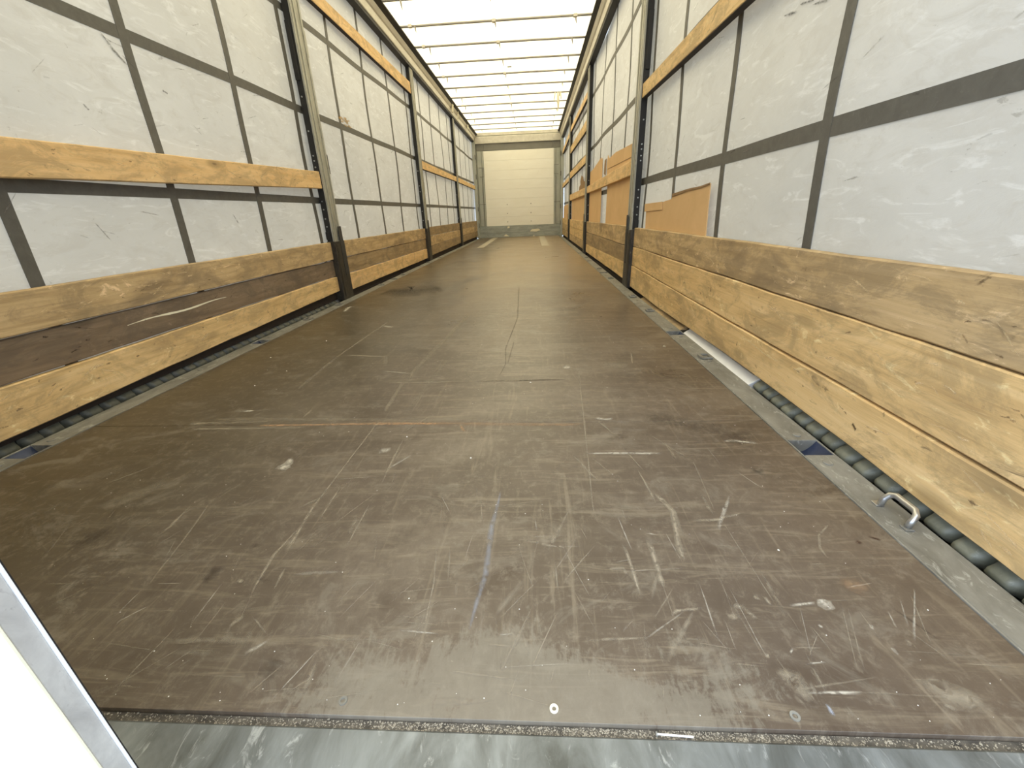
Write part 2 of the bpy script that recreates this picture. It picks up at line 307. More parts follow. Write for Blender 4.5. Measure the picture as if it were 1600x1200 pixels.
MARKS = [('l',0.50,[(-0.570,2.709,0.0163),(-0.594,1.975,0.0123)]),
('l',0.35,[(-0.594,1.975,0.0219),(-0.572,1.525,0.0176)]),
('l',0.35,[(-0.040,2.925,0.0397),(-0.143,1.599,0.0234)]),
('l',0.45,[(-0.143,1.599,0.0164),(-0.127,1.306,0.0139)]),
('l',0.50,[(-0.806,1.236,0.0125),(-0.499,1.245,0.0124)]),
('l',0.45,[(-0.757,1.194,0.0140),(-0.358,1.200,0.0138)]),
('o',0.60,[(-0.540,1.217,0.0142),(-0.209,1.220,0.0140),(0.122,1.219,0.0137)]),
('o',0.35,[(-0.190,1.229,0.0186),(0.583,1.201,0.0176)]),
('l',0.25,[(-0.797,1.271,0.0249),(0.614,1.232,0.0229)]),
('l',0.55,[(-0.122,1.247,0.0057),(-0.126,0.868,0.0043)]),
('l',0.50,[(0.001,1.118,0.0057),(0.010,0.885,0.0048)]),
('w',0.60,[(-0.305,1.010,0.0131),(-0.298,0.980,0.0236),(-0.304,0.947,0.0332)]),
('w',0.50,[(-0.056,1.043,0.0233),(-0.018,1.057,0.0235)]),
('w',0.80,[(-0.673,1.335,0.0123),(-0.629,1.329,0.0122)]),
('l',0.50,[(-0.412,1.272,0.0075),(-0.409,1.340,0.0079)]),
('w',0.70,[(-1.028,3.035,0.0177),(-1.063,3.200,0.0254),(-1.046,3.247,0.0497)]),
('l',0.60,[(-0.543,1.982,0.0192),(-0.319,1.939,0.0188)]),
('l',0.40,[(-0.336,1.960,0.0194),(-0.297,1.823,0.0182)]),
('w',0.70,[(-0.564,2.588,0.0301),(-0.495,2.533,0.0294)]),
('l',0.60,[(-0.124,0.985,0.0048),(-0.127,0.790,0.0068),(-0.112,0.639,0.0096)]),
('l',0.60,[(-0.121,0.733,0.0041),(-0.134,0.640,0.0070),(-0.121,0.533,0.0043)]),
('l',0.55,[(-0.090,0.607,0.0060),(-0.083,0.549,0.0056)]),
('l',0.55,[(-0.094,0.879,0.0051),(-0.089,0.744,0.0045)]),
('l',0.50,[(0.010,0.802,0.0055),(0.011,0.654,0.0047)]),
('l',0.35,[(-0.002,0.760,0.0122),(0.000,0.694,0.0114)]),
('l',0.40,[(-0.340,0.556,0.0040),(-0.368,0.686,0.0045),(-0.401,0.806,0.0049)]),
('l',0.30,[(-0.209,0.447,0.0092),(-0.142,0.451,0.0090),(-0.069,0.451,0.0101),(-0.071,0.469,0.0103)]),
('l',0.25,[(-0.190,0.430,0.0072),(-0.092,0.428,0.0072)]),
('l',0.45,[(-0.119,0.475,0.0066),(-0.101,0.499,0.0068)]),
('l',0.40,[(-0.091,0.499,0.0035),(-0.036,0.459,0.0033)]),
('l',0.50,[(-0.162,0.565,0.0107),(-0.160,0.577,0.0108)]),
('d',0.28,[(-0.232,0.564,0.0141),(-0.231,0.590,0.0297),(-0.233,0.608,0.0166)]),
('d',0.28,[(-0.188,0.656,0.0212),(-0.189,0.671,0.0215)]),
('d',0.22,[(0.001,0.391,0.0178),(0.000,0.406,0.0296),(-0.001,0.424,0.0210)]),
('d',0.22,[(-0.118,0.569,0.0254),(-0.114,0.581,0.0258)]),
('b',0.35,[(0.328,0.855,0.0050),(0.316,0.724,0.0102),(0.317,0.595,0.0114),(0.308,0.536,0.0072),(0.301,0.477,0.0033)]),
('l',0.50,[(0.205,0.671,0.0034),(0.220,0.574,0.0031),(0.225,0.470,0.0028)]),
('l',0.40,[(0.234,0.668,0.0034),(0.247,0.570,0.0030)]),
('l',0.35,[(0.392,0.581,0.0105),(0.337,0.500,0.0095)]),
('l',0.50,[(0.371,0.497,0.0066),(0.381,0.451,0.0062)]),
('l',0.50,[(0.397,0.461,0.0062),(0.400,0.435,0.0060)]),
('l',0.50,[(0.452,0.627,0.0038),(0.454,0.555,0.0035)]),
('l',0.55,[(0.607,1.711,0.0056),(0.566,1.062,0.0037),(0.547,0.772,0.0029)]),
('l',0.65,[(0.596,0.677,0.0063),(0.600,0.610,0.0058),(0.601,0.550,0.0053)]),
('l',0.70,[(0.650,0.692,0.0098),(0.649,0.614,0.0089),(0.646,0.568,0.0107)]),
('l',0.50,[(0.490,0.465,0.0043),(0.601,0.471,0.0043)]),
('l',0.45,[(0.552,0.611,0.0062),(0.583,0.613,0.0066),(0.588,0.595,0.0054)]),
('l',0.45,[(0.687,0.949,0.0048),(0.697,0.823,0.0043)]),
('l',0.65,[(0.706,0.845,0.0101),(0.728,0.780,0.0111),(0.705,0.662,0.0104),(0.707,0.636,0.0043)]),
('l',0.55,[(0.760,0.748,0.0080),(0.817,0.752,0.0075),(0.884,0.776,0.0036)]),
('l',0.45,[(1.044,0.738,0.0045),(1.003,0.705,0.0041),(0.985,0.671,0.0050),(0.981,0.644,0.0058)]),
('l',0.60,[(0.643,0.512,0.0044),(0.657,0.522,0.0051),(0.700,0.527,0.0054)]),
('w',0.60,[(0.850,0.536,0.0060),(0.899,0.541,0.0060)]),
('w',0.60,[(0.909,0.551,0.0106),(0.912,0.540,0.0218),(0.917,0.527,0.0142)]),
('l',0.50,[(0.750,0.534,0.0067),(0.770,0.532,0.0106),(0.784,0.506,0.0042)]),
('l',0.50,[(0.744,0.519,0.0181),(0.750,0.505,0.0178)]),
('l',0.50,[(0.803,0.557,0.0085),(0.802,0.545,0.0083)]),
('l',0.50,[(0.817,0.558,0.0049),(0.820,0.533,0.0048)]),
('w',0.70,[(0.796,0.394,0.0043),(0.874,0.395,0.0042)]),
('l',0.35,[(0.846,0.988,0.0037),(0.821,0.774,0.0031)]),
('l',0.35,[(0.825,0.753,0.0033),(0.828,0.533,0.0026)]),
('w',0.60,[(0.960,0.457,0.0090),(0.968,0.458,0.0090)]),
('w',0.55,[(0.808,0.456,0.0080),(0.811,0.453,0.0080)]),
('l',0.55,[(0.764,0.446,0.0070),(0.773,0.446,0.0070)]),
('l',0.50,[(0.998,0.477,0.0059),(0.996,0.462,0.0116)]),
('w',0.55,[(0.955,0.499,0.0068),(0.963,0.497,0.0068)]),
('w',0.50,[(0.879,0.501,0.0049),(0.879,0.494,0.0049)]),
('d',0.30,[(0.271,3.992,0.0098),(0.303,2.731,0.0070),(0.265,2.039,0.0056),(0.280,1.803,0.0049),(0.262,1.649,0.0050)]),
('d',0.28,[(0.303,2.163,0.0058),(0.289,1.802,0.0050)]),
('d',0.35,[(0.164,1.594,0.0115),(0.553,1.600,0.0114)]),
('l',0.40,[(-0.223,1.588,0.0145),(0.400,1.599,0.0143)]),
('w',0.60,[(0.536,1.739,0.0459),(0.577,1.753,0.0462)]),
('l',0.60,[(0.884,1.947,0.0091),(0.853,1.773,0.0084)]),
('l',0.30,[(0.706,1.781,0.0774),(0.833,1.749,0.0759)]),
('w',0.60,[(1.055,2.030,0.0325),(1.076,2.029,0.0324)]),
('w',0.55,[(0.614,1.250,0.0138),(0.646,1.236,0.0139),(0.675,1.244,0.0128)]),
('w',0.60,[(0.562,1.027,0.0051),(0.640,1.029,0.0102),(0.774,1.025,0.0119)]),
('o',0.70,[(0.167,1.209,0.0089),(0.188,1.156,0.0086)]),
('l',0.50,[(0.694,0.895,0.0053),(0.696,0.807,0.0049)]),
('l',0.50,[(-0.000,1.083,0.0056),(0.007,0.913,0.0049)]),
('d',0.35,[(-1.017,3.917,0.2925),(-0.767,3.912,0.4958),(-0.488,4.047,0.3092)]),  # broad dark band across the deck on the left
('l',0.50,[(0.971,0.418,0.0136),(0.987,0.397,0.0407),(1.027,0.386,0.0185)]),
('l',0.50,[(0.968,0.384,0.0057),(0.985,0.375,0.0056)]),
('l',0.40,[(0.767,0.422,0.0111),(0.790,0.413,0.0242),(0.792,0.379,0.0164)]),
('l',0.20,[(0.851,0.397,0.0027),(1.049,0.391,0.0026)]),
('l',0.45,[(0.766,0.372,0.0044),(0.761,0.347,0.0042)]),
('b',0.60,[(0.815,0.380,0.0048),(0.814,0.364,0.0047)]),
('o',0.30,[(0.970,0.594,0.0336),(1.007,0.566,0.0396)]),
('d',0.30,[(1.014,0.547,0.0051),(1.049,0.468,0.0046)]),
('w',0.55,[(0.970,1.093,0.0074),(1.006,1.093,0.0119),(1.067,1.074,0.0079)]),
('l',0.40,[(0.988,1.116,0.0074),(1.005,1.089,0.0081),(1.068,1.089,0.0074)]),
('d',0.20,[(0.771,1.251,0.0675),(0.918,1.212,0.0653)]),
('d',0.20,[(0.898,1.212,0.0726),(1.059,1.089,0.0659)]),
('l',0.18,[(-0.694,0.795,0.0276),(-0.619,0.833,0.0535),(-0.595,0.918,0.0227)]),
('d',0.30,[(-0.619,0.664,0.0510),(-0.554,0.705,0.0529)]),
('l',0.15,[(-0.912,0.846,0.0436),(-0.773,0.966,0.0476)]),
('l',0.20,[(-0.040,1.330,0.0178),(-0.010,1.901,0.0241)]),
('r',0.70,[(1.065,0.691,0.0093),(1.074,0.682,0.0092)]),
('r',0.60,[(1.100,0.704,0.0072),(1.120,0.690,0.0071)]),
('d',0.40,[(0.973,0.942,0.0286),(1.009,0.933,0.0283)]),
('l',0.22,[(-0.082,0.400,0.0164),(0.013,0.379,0.0157)]),
('l',0.47,[(0.575,0.892,0.0098),(0.519,1.027,0.0059)]),
('l',0.49,[(0.276,0.807,0.0018),(0.261,0.881,0.0011)]),
('l',0.32,[(0.526,0.533,0.0017),(0.553,0.563,0.0010)]),
('l',0.37,[(0.360,0.385,0.0033),(0.440,0.364,0.0020)]),
('l',0.39,[(0.033,0.390,0.0016),(0.073,0.457,0.0010)]),
('l',0.46,[(0.219,0.919,0.0018),(0.377,0.904,0.0011)]),
('l',0.25,[(0.160,0.502,0.0034),(0.248,0.499,0.0020)]),
('w',0.48,[(-0.001,0.946,0.0099),(0.054,1.025,0.0059)]),
('l',0.23,[(0.057,0.457,0.0033),(0.185,0.459,0.0020)]),
('w',0.17,[(-0.319,0.460,0.0017),(-0.339,0.541,0.0010)]),
('l',0.32,[(0.723,0.691,0.0094),(0.734,0.798,0.0056)]),
('l',0.23,[(0.049,0.580,0.0034),(0.040,0.611,0.0021)]),
('w',0.33,[(-0.760,0.882,0.0037),(-0.694,0.979,0.0022)]),
('l',0.39,[(0.491,0.400,0.0033),(0.496,0.440,0.0020)]),
('w',0.25,[(0.066,0.489,0.0017),(0.114,0.591,0.0010)]),
('l',0.37,[(-0.161,0.829,0.0018),(-0.051,0.909,0.0011)]),
('l',0.41,[(0.360,0.414,0.0033),(0.408,0.526,0.0020)]),
('l',0.46,[(0.522,0.690,0.0018),(0.511,0.729,0.0011)]),
('l',0.43,[(1.024,0.464,0.0033),(1.073,0.568,0.0020)]),
('l',0.34,[(-0.227,0.378,0.0033),(-0.178,0.373,0.0020)]),
('l',0.28,[(0.788,0.384,0.0033),(0.780,0.452,0.0020)]),
('w',0.47,[(0.996,0.497,0.0034),(1.007,0.527,0.0020)]),
('l',0.30,[(0.802,0.983,0.0100),(0.797,1.098,0.0060)]),
('w',0.46,[(-0.128,0.903,0.0018),(0.001,0.918,0.0011)]),
('w',0.16,[(0.554,0.480,0.0034),(0.579,0.503,0.0020)]),
('l',0.49,[(0.591,0.374,0.0016),(0.599,0.398,0.0010)]),
('l',0.41,[(-0.147,0.433,0.0017),(-0.108,0.434,0.0010)]),
('l',0.46,[(0.655,1.148,0.0103),(0.609,1.253,0.0062)]),
('l',0.47,[(0.411,0.556,0.0017),(0.375,0.676,0.0010)]),
('l',0.19,[(0.363,0.406,0.0017),(0.337,0.537,0.0010)]),
('l',0.28,[(0.140,1.623,0.0112),(0.105,1.728,0.0067)]),
('w',0.34,[(1.016,0.499,0.0034),(1.046,0.553,0.0020)]),
('l',0.22,[(0.947,0.416,0.0017),(1.000,0.416,0.0010)]),
('l',0.27,[(0.837,0.998,0.0100),(0.764,1.138,0.0060)]),
('w',0.46,[(0.026,0.360,0.0033),(0.060,0.438,0.0020)]),
('l',0.23,[(0.265,0.543,0.0091),(0.265,0.579,0.0055)]),
('l',0.20,[(0.088,0.482,0.0017),(0.083,0.553,0.0010)]),
('l',0.35,[(0.897,0.427,0.0033),(0.950,0.542,0.0020)]),
('w',0.17,[(0.747,0.501,0.0017),(0.759,0.606,0.0010)]),
('l',0.47,[(-0.324,1.374,0.0020),(-0.229,1.483,0.0012)]),
('w',0.40,[(0.766,0.440,0.0017),(0.765,0.576,0.0010)]),
('l',0.49,[(-0.609,0.734,0.0018),(-0.627,0.783,0.0011)]),
('l',0.42,[(0.264,0.798,0.0018),(0.419,0.790,0.0011)]),
('l',0.36,[(0.368,0.438,0.0017),(0.400,0.484,0.0010)]),
('l',0.43,[(0.778,0.677,0.0018),(0.821,0.671,0.0011)]),
('l',0.47,[(0.245,1.921,0.0022),(0.242,1.986,0.0013)]),
('l',0.33,[(0.616,1.147,0.0019),(0.708,1.137,0.0012)]),
('l',0.38,[(-0.193,0.443,0.0017),(-0.159,0.445,0.0010)]),
('l',0.41,[(0.200,0.713,0.0018),(0.186,0.827,0.0011)]),
('w',0.31,[(0.512,0.543,0.0017),(0.465,0.681,0.0010)]),
('l',0.37,[(-0.084,0.649,0.0017),(-0.079,0.714,0.0010)]),
('l',0.23,[(-0.125,0.394,0.0016),(-0.030,0.394,0.0010)]),
('l',0.17,[(0.344,0.614,0.0017),(0.394,0.688,0.0010)]),
('l',0.35,[(0.869,0.448,0.0033),(0.864,0.504,0.0020)]),
('l',0.16,[(0.979,1.164,0.0019),(0.986,1.270,0.0012)]),
('l',0.17,[(-0.017,0.999,0.0037),(0.067,1.135,0.0022)]),
('l',0.27,[(0.564,1.340,0.0020),(0.570,1.392,0.0012)]),
('l',0.49,[(0.663,0.466,0.0017),(0.730,0.454,0.0010)]),
('l',0.24,[(0.797,0.597,0.0017),(0.885,0.685,0.0010)]),
('l',0.47,[(0.956,0.470,0.0017),(0.960,0.531,0.0010)]),
('w',0.24,[(-0.062,2.490,0.0024),(0.146,2.449,0.0015)]),
('l',0.38,[(-0.104,0.629,0.0017),(-0.062,0.699,0.0010)]),
('l',0.28,[(0.275,0.550,0.0017),(0.381,0.631,0.0010)]),
('w',0.28,[(-0.803,0.762,0.0036),(-0.795,0.811,0.0021)]),
('w',0.50,[(0.700,0.630,0.0017),(0.691,0.717,0.0010)]),
('l',0.34,[(-0.157,0.446,0.0033),(-0.157,0.532,0.0020)]),
('w',0.31,[(0.572,0.604,0.0017),(0.711,0.616,0.0010)]),
('l',0.20,[(-0.127,0.509,0.0017),(0.011,0.524,0.0010)]),
('l',0.19,[(-0.113,0.451,0.0089),(-0.115,0.519,0.0053)]),
('l',0.32,[(-0.441,0.690,0.0094),(-0.427,0.738,0.0056)]),
('l',0.33,[(0.241,0.393,0.0016),(0.287,0.392,0.0010)]),
('w',0.50,[(-0.328,0.479,0.0034),(-0.295,0.516,0.0020)]),
('l',0.38,[(0.735,0.890,0.0018),(0.773,0.891,0.0011)]),
('l',0.16,[(0.780,0.606,0.0017),(0.813,0.733,0.0010)]),
('w',0.47,[(0.705,0.471,0.0034),(0.716,0.586,0.0020)]),
('l',0.24,[(0.408,0.628,0.0035),(0.419,0.690,0.0021)]),
('l',0.32,[(0.822,0.392,0.0033),(0.830,0.461,0.0020)]),
('w',0.46,[(0.183,0.476,0.0034),(0.253,0.470,0.0020)]),
('l',0.27,[(0.894,1.692,0.0021),(0.946,1.694,0.0013)]),
('l',0.43,[(0.069,0.367,0.0087),(0.067,0.422,0.0052)]),
('l',0.37,[(0.524,1.341,0.0020),(0.524,1.485,0.0012)]),
('l',0.22,[(0.316,0.552,0.0091),(0.286,0.610,0.0055)]),
('l',0.20,[(0.266,0.609,0.0035),(0.278,0.633,0.0021)]),
('l',0.28,[(-0.435,0.600,0.0017),(-0.469,0.707,0.0010)]),
('l',0.45,[(0.689,2.475,0.0024),(0.878,2.490,0.0015)]),
('l',0.19,[(-0.716,1.051,0.0038),(-0.701,1.179,0.0023)]),
('l',0.18,[(-0.280,0.504,0.0034),(-0.204,0.504,0.0020)]),
('w',0.41,[(0.912,0.967,0.0019),(0.907,1.081,0.0011)]),
('l',0.38,[(0.646,0.493,0.0017),(0.648,0.597,0.0010)]),
('l',0.40,[(-0.447,0.751,0.0018),(-0.422,0.799,0.0011)]),
('l',0.41,[(0.616,0.739,0.0018),(0.614,0.827,0.0011)]),
('l',0.23,[(-0.325,0.444,0.0017),(-0.188,0.428,0.0010)]),
('l',0.22,[(-0.246,1.494,0.0041),(-0.276,1.584,0.0025)]),
('l',0.16,[(0.452,0.921,0.0098),(0.519,1.027,0.0059)]),
('l',0.40,[(0.942,0.629,0.0035),(0.969,0.628,0.0021)]),
('l',0.19,[(0.310,0.413,0.0017),(0.327,0.535,0.0010)]),
('l',0.29,[(0.906,0.547,0.0017),(0.967,0.548,0.0010)]),
('w',0.49,[(0.416,0.716,0.0018),(0.413,0.751,0.0011)]),
('l',0.28,[(0.611,2.540,0.0025),(0.843,2.516,0.0015)]),
('l',0.49,[(0.154,0.971,0.0019),(0.181,1.010,0.0011)]),
('l',0.44,[(0.618,0.922,0.0037),(0.568,1.013,0.0022)]),
('l',0.49,[(0.003,0.374,0.0016),(0.076,0.382,0.0010)]),
('l',0.25,[(0.087,0.619,0.0035),(0.064,0.703,0.0021)]),
('w',0.22,[(-0.355,0.607,0.0017),(-0.389,0.687,0.0010)]),
('l',0.43,[(-0.335,0.604,0.0017),(-0.331,0.655,0.0010)]),
('w',0.30,[(0.582,0.464,0.0033),(0.681,0.529,0.0020)]),
('l',0.29,[(0.245,0.367,0.0087),(0.361,0.370,0.0052)]),
('l',0.19,[(0.398,0.695,0.0018),(0.533,0.678,0.0011)]),
('w',0.26,[(0.366,0.419,0.0017),(0.475,0.427,0.0010)]),
('l',0.21,[(-0.235,0.366,0.0033),(-0.155,0.456,0.0020)]),
('l',0.48,[(0.086,0.364,0.0016),(0.193,0.382,0.0010)]),
('w',0.45,[(-0.342,0.494,0.0017),(-0.343,0.551,0.0010)]),
('l',0.45,[(0.131,0.546,0.0017),(0.274,0.568,0.0010)]),
('l',0.42,[(-0.222,0.366,0.0033),(-0.210,0.481,0.0020)]),
('w',0.50,[(0.970,0.858,0.0018),(0.936,0.947,0.0011)]),
('l',0.41,[(0.331,0.455,0.0033),(0.380,0.451,0.0020)]),
('l',0.36,[(0.210,0.453,0.0017),(0.222,0.516,0.0010)]),
('l',0.49,[(0.400,0.405,0.0033),(0.453,0.519,0.0020)]),
('l',0.17,[(0.539,1.985,0.0045),(0.593,2.070,0.0027)]),
('l',0.39,[(0.385,0.688,0.0094),(0.485,0.660,0.0056)]),
('w',0.31,[(-0.703,1.329,0.0040),(-0.546,1.346,0.0024)]),
('l',0.16,[(-0.181,0.564,0.0034),(-0.219,0.668,0.0021)]),
('w',0.21,[(0.716,0.445,0.0017),(0.688,0.513,0.0010)]),
('l',0.43,[(0.053,0.528,0.0034),(0.073,0.576,0.0020)]),
('l',0.42,[(-0.091,0.817,0.0018),(-0.072,0.962,0.0011)]),
('l',0.20,[(0.807,1.467,0.0021),(0.957,1.484,0.0012)]),
('w',0.44,[(-0.278,1.736,0.0115),(-0.124,1.695,0.0069)]),
('l',0.46,[(0.435,0.651,0.0093),(0.494,0.784,0.0056)]),
('l',0.45,[(-0.401,0.804,0.0018),(-0.366,0.914,0.0011)]),
('w',0.40,[(-0.189,0.480,0.0034),(-0.194,0.571,0.0020)]),
('l',0.21,[(-0.152,0.404,0.0033),(-0.136,0.424,0.0020)]),
('l',0.30,[(-0.347,0.603,0.0017),(-0.300,0.715,0.0010)]),
('l',0.45,[(0.827,0.443,0.0017),(0.871,0.488,0.0010)]),
('w',0.41,[(-0.059,0.429,0.0089),(-0.030,0.453,0.0053)]),
('l',0.29,[(-0.647,0.624,0.0017),(-0.644,0.687,0.0010)]),
('l',0.16,[(-0.712,0.895,0.0037),(-0.715,0.946,0.0022)]),
('w',0.45,[(0.972,0.575,0.0034),(1.024,0.585,0.0021)]),
('l',0.31,[(0.136,0.457,0.0033),(0.202,0.441,0.0020)]),
('l',0.37,[(0.273,0.412,0.0033),(0.396,0.399,0.0020)]),
('l',0.25,[(0.199,0.631,0.0017),(0.163,0.707,0.0010)]),
('l',0.19,[(0.497,0.956,0.0099),(0.572,0.966,0.0059)]),
('l',0.40,[(-0.124,1.622,0.0112),(-0.143,1.817,0.0067)]),
('l',0.15,[(-0.010,0.369,0.0016),(-0.034,0.466,0.0010)]),
('w',0.30,[(0.569,0.627,0.0035),(0.605,0.636,0.0021)]),
('l',0.37,[(-0.162,0.789,0.0096),(-0.108,0.841,0.0057)]),
('l',0.32,[(0.834,0.514,0.0090),(0.840,0.612,0.0054)]),
('w',0.36,[(-0.325,0.562,0.0017),(-0.269,0.564,0.0010)]),
('l',0.35,[(0.148,0.525,0.0034),(0.202,0.600,0.0020)]),
('l',0.49,[(0.047,0.374,0.0033),(0.075,0.400,0.0020)]),
('w',0.48,[(0.352,0.471,0.0017),(0.377,0.473,0.0010)]),
('w',0.35,[(0.270,0.633,0.0017),(0.278,0.705,0.0010)]),
('l',0.21,[(0.963,0.459,0.0017),(1.087,0.453,0.0010)]),
('l',0.43,[(0.293,0.734,0.0036),(0.281,0.825,0.0021)]),
('l',0.41,[(0.587,0.460,0.0033),(0.596,0.501,0.0020)]),
('w',0.38,[(0.802,0.718,0.0094),(0.882,0.840,0.0057)]),
('l',0.17,[(-0.501,1.626,0.0113),(-0.454,1.623,0.0068)]),
('w',0.42,[(0.839,0.774,0.0036),(0.848,0.801,0.0021)]),
('l',0.23,[(-0.073,0.645,0.0035),(-0.020,0.728,0.0021)]),
('w',0.35,[(0.327,1.166,0.0019),(0.393,1.158,0.0012)]),
('l',0.42,[(0.613,0.506,0.0034),(0.666,0.570,0.0020)]),
('w',0.48,[(-0.827,0.796,0.0018),(-0.801,0.794,0.0011)]),
('l',0.41,[(-0.183,0.469,0.0017),(-0.198,0.498,0.0010)]),
('l',0.26,[(0.249,1.344,0.0020),(0.350,1.356,0.0012)]),
('l',0.35,[(-0.492,0.506,0.0034),(-0.429,0.585,0.0020)]),
('w',0.45,[(0.609,0.658,0.0035),(0.600,0.763,0.0021)]),
('l',0.30,[(0.706,0.433,0.0033),(0.757,0.429,0.0020)]),
('l',0.46,[(-0.432,0.700,0.0094),(-0.443,0.807,0.0056)]),
('l',0.27,[(1.036,0.436,0.0033),(1.008,0.503,0.0020)]),
('l',0.35,[(-0.352,1.087,0.0019),(-0.239,1.082,0.0011)]),
('w',0.22,[(-0.357,0.739,0.0018),(-0.292,0.853,0.0011)]),
('w',0.25,[(0.111,0.390,0.0033),(0.124,0.455,0.0020)]),
('l',0.18,[(0.213,0.695,0.0018),(0.197,0.844,0.0011)]),
('w',0.24,[(-0.176,0.395,0.0016),(-0.140,0.450,0.0010)]),
('l',0.32,[(0.433,0.394,0.0033),(0.441,0.420,0.0020)]),
('l',0.34,[(0.038,0.886,0.0037),(0.031,0.943,0.0022)]),
('l',0.38,[(0.989,0.659,0.0017),(1.046,0.662,0.0010)]),
('l',0.15,[(0.675,0.449,0.0017),(0.669,0.495,0.0010)]),
('w',0.43,[(1.005,0.474,0.0034),(1.089,0.576,0.0020)]),
('l',0.31,[(0.807,0.460,0.0033),(0.869,0.460,0.0020)]),
('l',0.28,[(0.649,0.471,0.0034),(0.680,0.470,0.0020)]),
('l',0.22,[(-0.485,1.576,0.0042),(-0.351,1.602,0.0025)]),
('l',0.41,[(-0.012,0.371,0.0033),(0.021,0.422,0.0020)]),
('w',0.47,[(0.819,0.435,0.0033),(0.852,0.438,0.0020)]),
('l',0.49,[(0.188,0.491,0.0017),(0.246,0.539,0.0010)]),
('l',0.41,[(0.080,0.807,0.0018),(0.099,0.829,0.0011)]),
('l',0.30,[(0.681,2.837,0.0051),(0.895,2.866,0.0031)]),
('w',0.25,[(-0.068,0.590,0.0092),(0.043,0.597,0.0055)]),
('w',0.21,[(0.425,0.671,0.0035),(0.512,0.667,0.0021)]),
('l',0.19,[(0.330,0.880,0.0018),(0.323,0.907,0.0011)]),
('l',0.46,[(-0.176,1.032,0.0019),(-0.107,1.024,0.0011)]),
('w',0.46,[(0.651,0.709,0.0035),(0.677,0.702,0.0021)]),
('w',0.17,[(0.441,0.588,0.0034),(0.504,0.697,0.0021)]),
('w',0.39,[(0.630,1.652,0.0021),(0.735,1.741,0.0013)]),
('l',0.42,[(-0.556,0.559,0.0034),(-0.482,0.558,0.0021)]),
('l',0.22,[(-0.304,0.961,0.0099),(-0.266,0.960,0.0060)]),
('l',0.33,[(0.515,0.474,0.0017),(0.477,0.577,0.0010)]),
('l',0.48,[(-0.047,0.734,0.0036),(0.017,0.859,0.0021)]),
('l',0.21,[(0.593,0.732,0.0018),(0.587,0.821,0.0011)]),
('l',0.36,[(1.019,0.442,0.0017),(1.126,0.437,0.0010)]),
('l',0.44,[(0.354,0.406,0.0088),(0.406,0.511,0.0053)]),
('w',0.44,[(0.578,1.276,0.0020),(0.538,1.382,0.0012)]),
('w',0.20,[(-0.058,0.860,0.0018),(-0.015,0.965,0.0011)]),
('l',0.43,[(0.812,0.769,0.0095),(0.815,0.844,0.0057)]),
('l',0.18,[(0.162,0.703,0.0018),(0.178,0.835,0.0011)]),
('l',0.32,[(-0.101,0.466,0.0017),(-0.123,0.564,0.0010)]),
('l',0.47,[(0.176,0.491,0.0017),(0.250,0.487,0.0010)]),
('l',0.31,[(0.783,0.397,0.0033),(0.913,0.418,0.0020)]),
('w',0.15,[(-0.635,0.626,0.0035),(-0.702,0.749,0.0021)]),
('l',0.16,[(0.229,0.691,0.0018),(0.219,0.729,0.0011)]),
('l',0.42,[(-0.503,0.707,0.0035),(-0.490,0.743,0.0021)]),
('l',0.46,[(0.702,0.936,0.0037),(0.668,1.068,0.0022)]),
('l',0.40,[(0.461,0.919,0.0037),(0.538,0.906,0.0022)]),
('l',0.40,[(0.600,0.758,0.0018),(0.658,0.760,0.0011)]),
('l',0.18,[(0.509,0.905,0.0018),(0.601,0.888,0.0011)]),
('l',0.28,[(0.096,0.379,0.0016),(0.120,0.377,0.0010)]),
('w',0.30,[(0.725,0.452,0.0017),(0.730,0.509,0.0010)]),
('l',0.36,[(0.345,0.493,0.0034),(0.423,0.588,0.0020)]),
('w',0.16,[(0.377,0.694,0.0035),(0.494,0.701,0.0021)]),
('l',0.39,[(0.374,0.373,0.0016),(0.393,0.438,0.0010)]),
('l',0.30,[(0.782,1.018,0.0019),(0.906,1.000,0.0011)]),
('l',0.40,[(0.617,0.543,0.0091),(0.648,0.605,0.0055)]),
('w',0.29,[(0.832,0.440,0.0017),(0.870,0.541,0.0010)]),
('l',0.45,[(0.028,1.408,0.0108),(0.060,1.461,0.0065)]),
('l',0.42,[(0.610,0.432,0.0089),(0.689,0.526,0.0053)]),
('l',0.46,[(0.466,0.581,0.0034),(0.541,0.677,0.0021)]),
('l',0.25,[(-0.787,0.838,0.0018),(-0.743,0.944,0.0011)]),
('l',0.45,[(0.886,0.423,0.0017),(0.942,0.545,0.0010)]),
('l',0.50,[(0.309,0.793,0.0018),(0.460,0.822,0.0011)]),
('w',0.21,[(-0.416,0.660,0.0035),(-0.394,0.713,0.0021)]),
('l',0.23,[(0.762,0.439,0.0033),(0.754,0.578,0.0020)]),
('l',0.45,[(0.655,1.131,0.0038),(0.630,1.240,0.0023)]),
('w',0.21,[(0.690,0.861,0.0036),(0.694,0.908,0.0022)]),
('l',0.31,[(0.024,0.469,0.0017),(0.139,0.448,0.0010)]),
('w',0.33,[(0.020,2.594,0.0049),(0.022,2.654,0.0030)]),
('l',0.19,[(0.840,0.470,0.0017),(0.841,0.525,0.0010)]),
('l',0.25,[(0.727,0.881,0.0037),(0.728,0.910,0.0022)]),
('l',0.18,[(0.523,0.702,0.0018),(0.519,0.754,0.0011)]),
('l',0.33,[(0.251,0.792,0.0036),(0.386,0.802,0.0022)]),
('w',0.43,[(0.219,0.762,0.0018),(0.173,0.847,0.0011)]),
('l',0.42,[(-0.014,1.162,0.0103),(0.059,1.300,0.0062)])]
R1 = random.Random(3)
YB, YF = 0.346, 13.288                 # rear edge of the deck, face of the front wall
# ================================================================== setting
# ground outside
g = MB().box(-25, 25, -25, 40, -1.30, -1.25).build('ground', M['ground']); tag(g, kind='structure')

